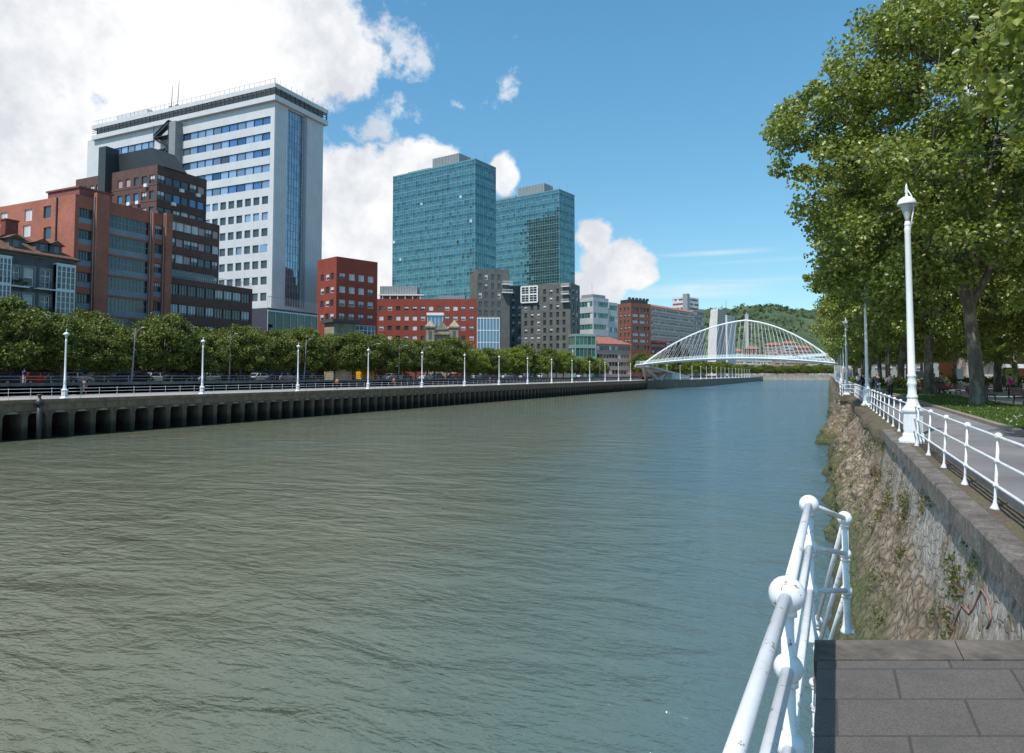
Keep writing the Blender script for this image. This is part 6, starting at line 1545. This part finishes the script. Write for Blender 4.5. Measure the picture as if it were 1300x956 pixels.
# ------------------------------------------------------------------ benches, poster panel, signs
def bench(label, loc, rz, m):
    t = thing('park_bench', label, 'bench', loc, rz, 'promenade benches')
    mb = MB()
    for k in range(4): mb.box(-.9, .9, -.25 + k * .125, -.145 + k * .125, .43, .46)
    mb.build('seat', m, t); mb = MB()
    for k in range(4): y = .27 + k * .035; mb.box(-.9, .9, y, y + .03, .52 + k * .11, .61 + k * .11)
    mb.build('backrest', m, t)
    for x in (-.7, .7):
        mb = MB(); mb.bar((x, -.22, .43), (x, -.28, 0), .05); mb.bar((x, .22, .43), (x, .30, 0), .05); mb.bar((x, -.25, .41), (x, .27, .41), .05); mb.bar((x, .25, .41), (x, .40, .95), .04); mb.build('leg', M_black, t)
    return t
M_bw = mat('bench_red_wood', (.16, .05, .04), .6, var=.2)
bench('dark red slatted bench at the right edge of the plaza', at_g(1300, 36), R(60), M_bw)
bench('dark slatted bench on the gravel behind the forked plane tree', at_g(1246, 41), R(40), M_bw)
bench('dark slatted bench in the shade beside the khaki jacket', at_g(1205, 52), R(30), M_bw)
bench('dark slatted bench under the plane trees near the nearest lamp post', at_g(1173, 58), R(30), M_bw)
q = at_g(1283, 66); t = thing('poster_panel', 'free-standing poster panel with a yellow and green picture beyond the magenta jacket', 'poster panel', q, YAW)
mb = MB(); mb.box(-.65, .65, -.08, .08, .5, 2.3); mb.box(-.5, -.42, -.05, .05, 0, .5); mb.box(.42, .5, -.05, .05, 0, .5); mb.build('frame', M_black, t)
m, nt, b_, out = nodes_of('poster_print'); c = ramp(nt, noise_n(nt, pos(nt, coord='object'), 2.2, 2), [(.4, (.05, .12, .03)), (.55, (.35, .38, .03)), (.68, (.75, .55, .04))]); nt.links.new(c, b_.inputs['Base Color'])
mb = MB(); mb.box(-.57, .57, -.10, -.082, .58, 2.22); mb.build('poster', m, t)
q = at_g(1168, 98); t = thing('info_board', 'grey information board among the plane trunks', 'sign', q, YAW)
mb = MB(); mb.box(-1.4, 1.4, -.05, .05, .9, 2.1); mb.build('panel', mat('board_grey', (.28, .31, .33), .5), t); mb = MB(); mb.box(-1.3, -1.22, -.04, .04, 0, .9); mb.box(1.22, 1.3, -.04, .04, 0, .9); mb.build('post', M_grey, t)
q = at_g(1219, 80); t = thing('white_sign', 'small white sign on a post right beside the forked plane trunk', 'sign', q, YAW)
mb = MB(); mb.box(-.35, .35, -.04, .04, 1.1, 2.3); mb.build('panel', M_white, t); mb = MB(); mb.tube([(0, 0, 0), (0, 0, 1.1)], .04, 8); mb.build('post', M_grey, t)
# dry leaf on the near ledge
mb = MB(); mb.add([(1.83, 7.62, -.085), (1.87, 7.70, -.075), (1.80, 7.76, -.09), (1.76, 7.68, -.07)], [(0, 1, 2, 3)]); o = mb.build('fallen_leaf', mat('dry_leaf', (.40, .30, .16), .8)); tag(o, 'single dry leaf lying on the near mossy ledge', 'leaf')
mb = MB()
for k in range(2): 
    q = at_g((918, 923)[k], 1500); z = at_d(920, 396, 1500).z; mb = MB(); mb.tube([(q.x, q.y, z - 20), (q.x, q.y, at_d(920, (387, 381)[k], 1500).z)], [1.0, .4], 4); o = mb.build('radio_mast', M_grey); tag(o, ('shorter' if k == 0 else 'taller') + ' radio mast on the green hill behind the curved tower', 'mast', 'radio masts on the hill')
for o in list(COL.objects):
    if o.parent is None and o.type == 'EMPTY' and not o.get('label'):
        pass
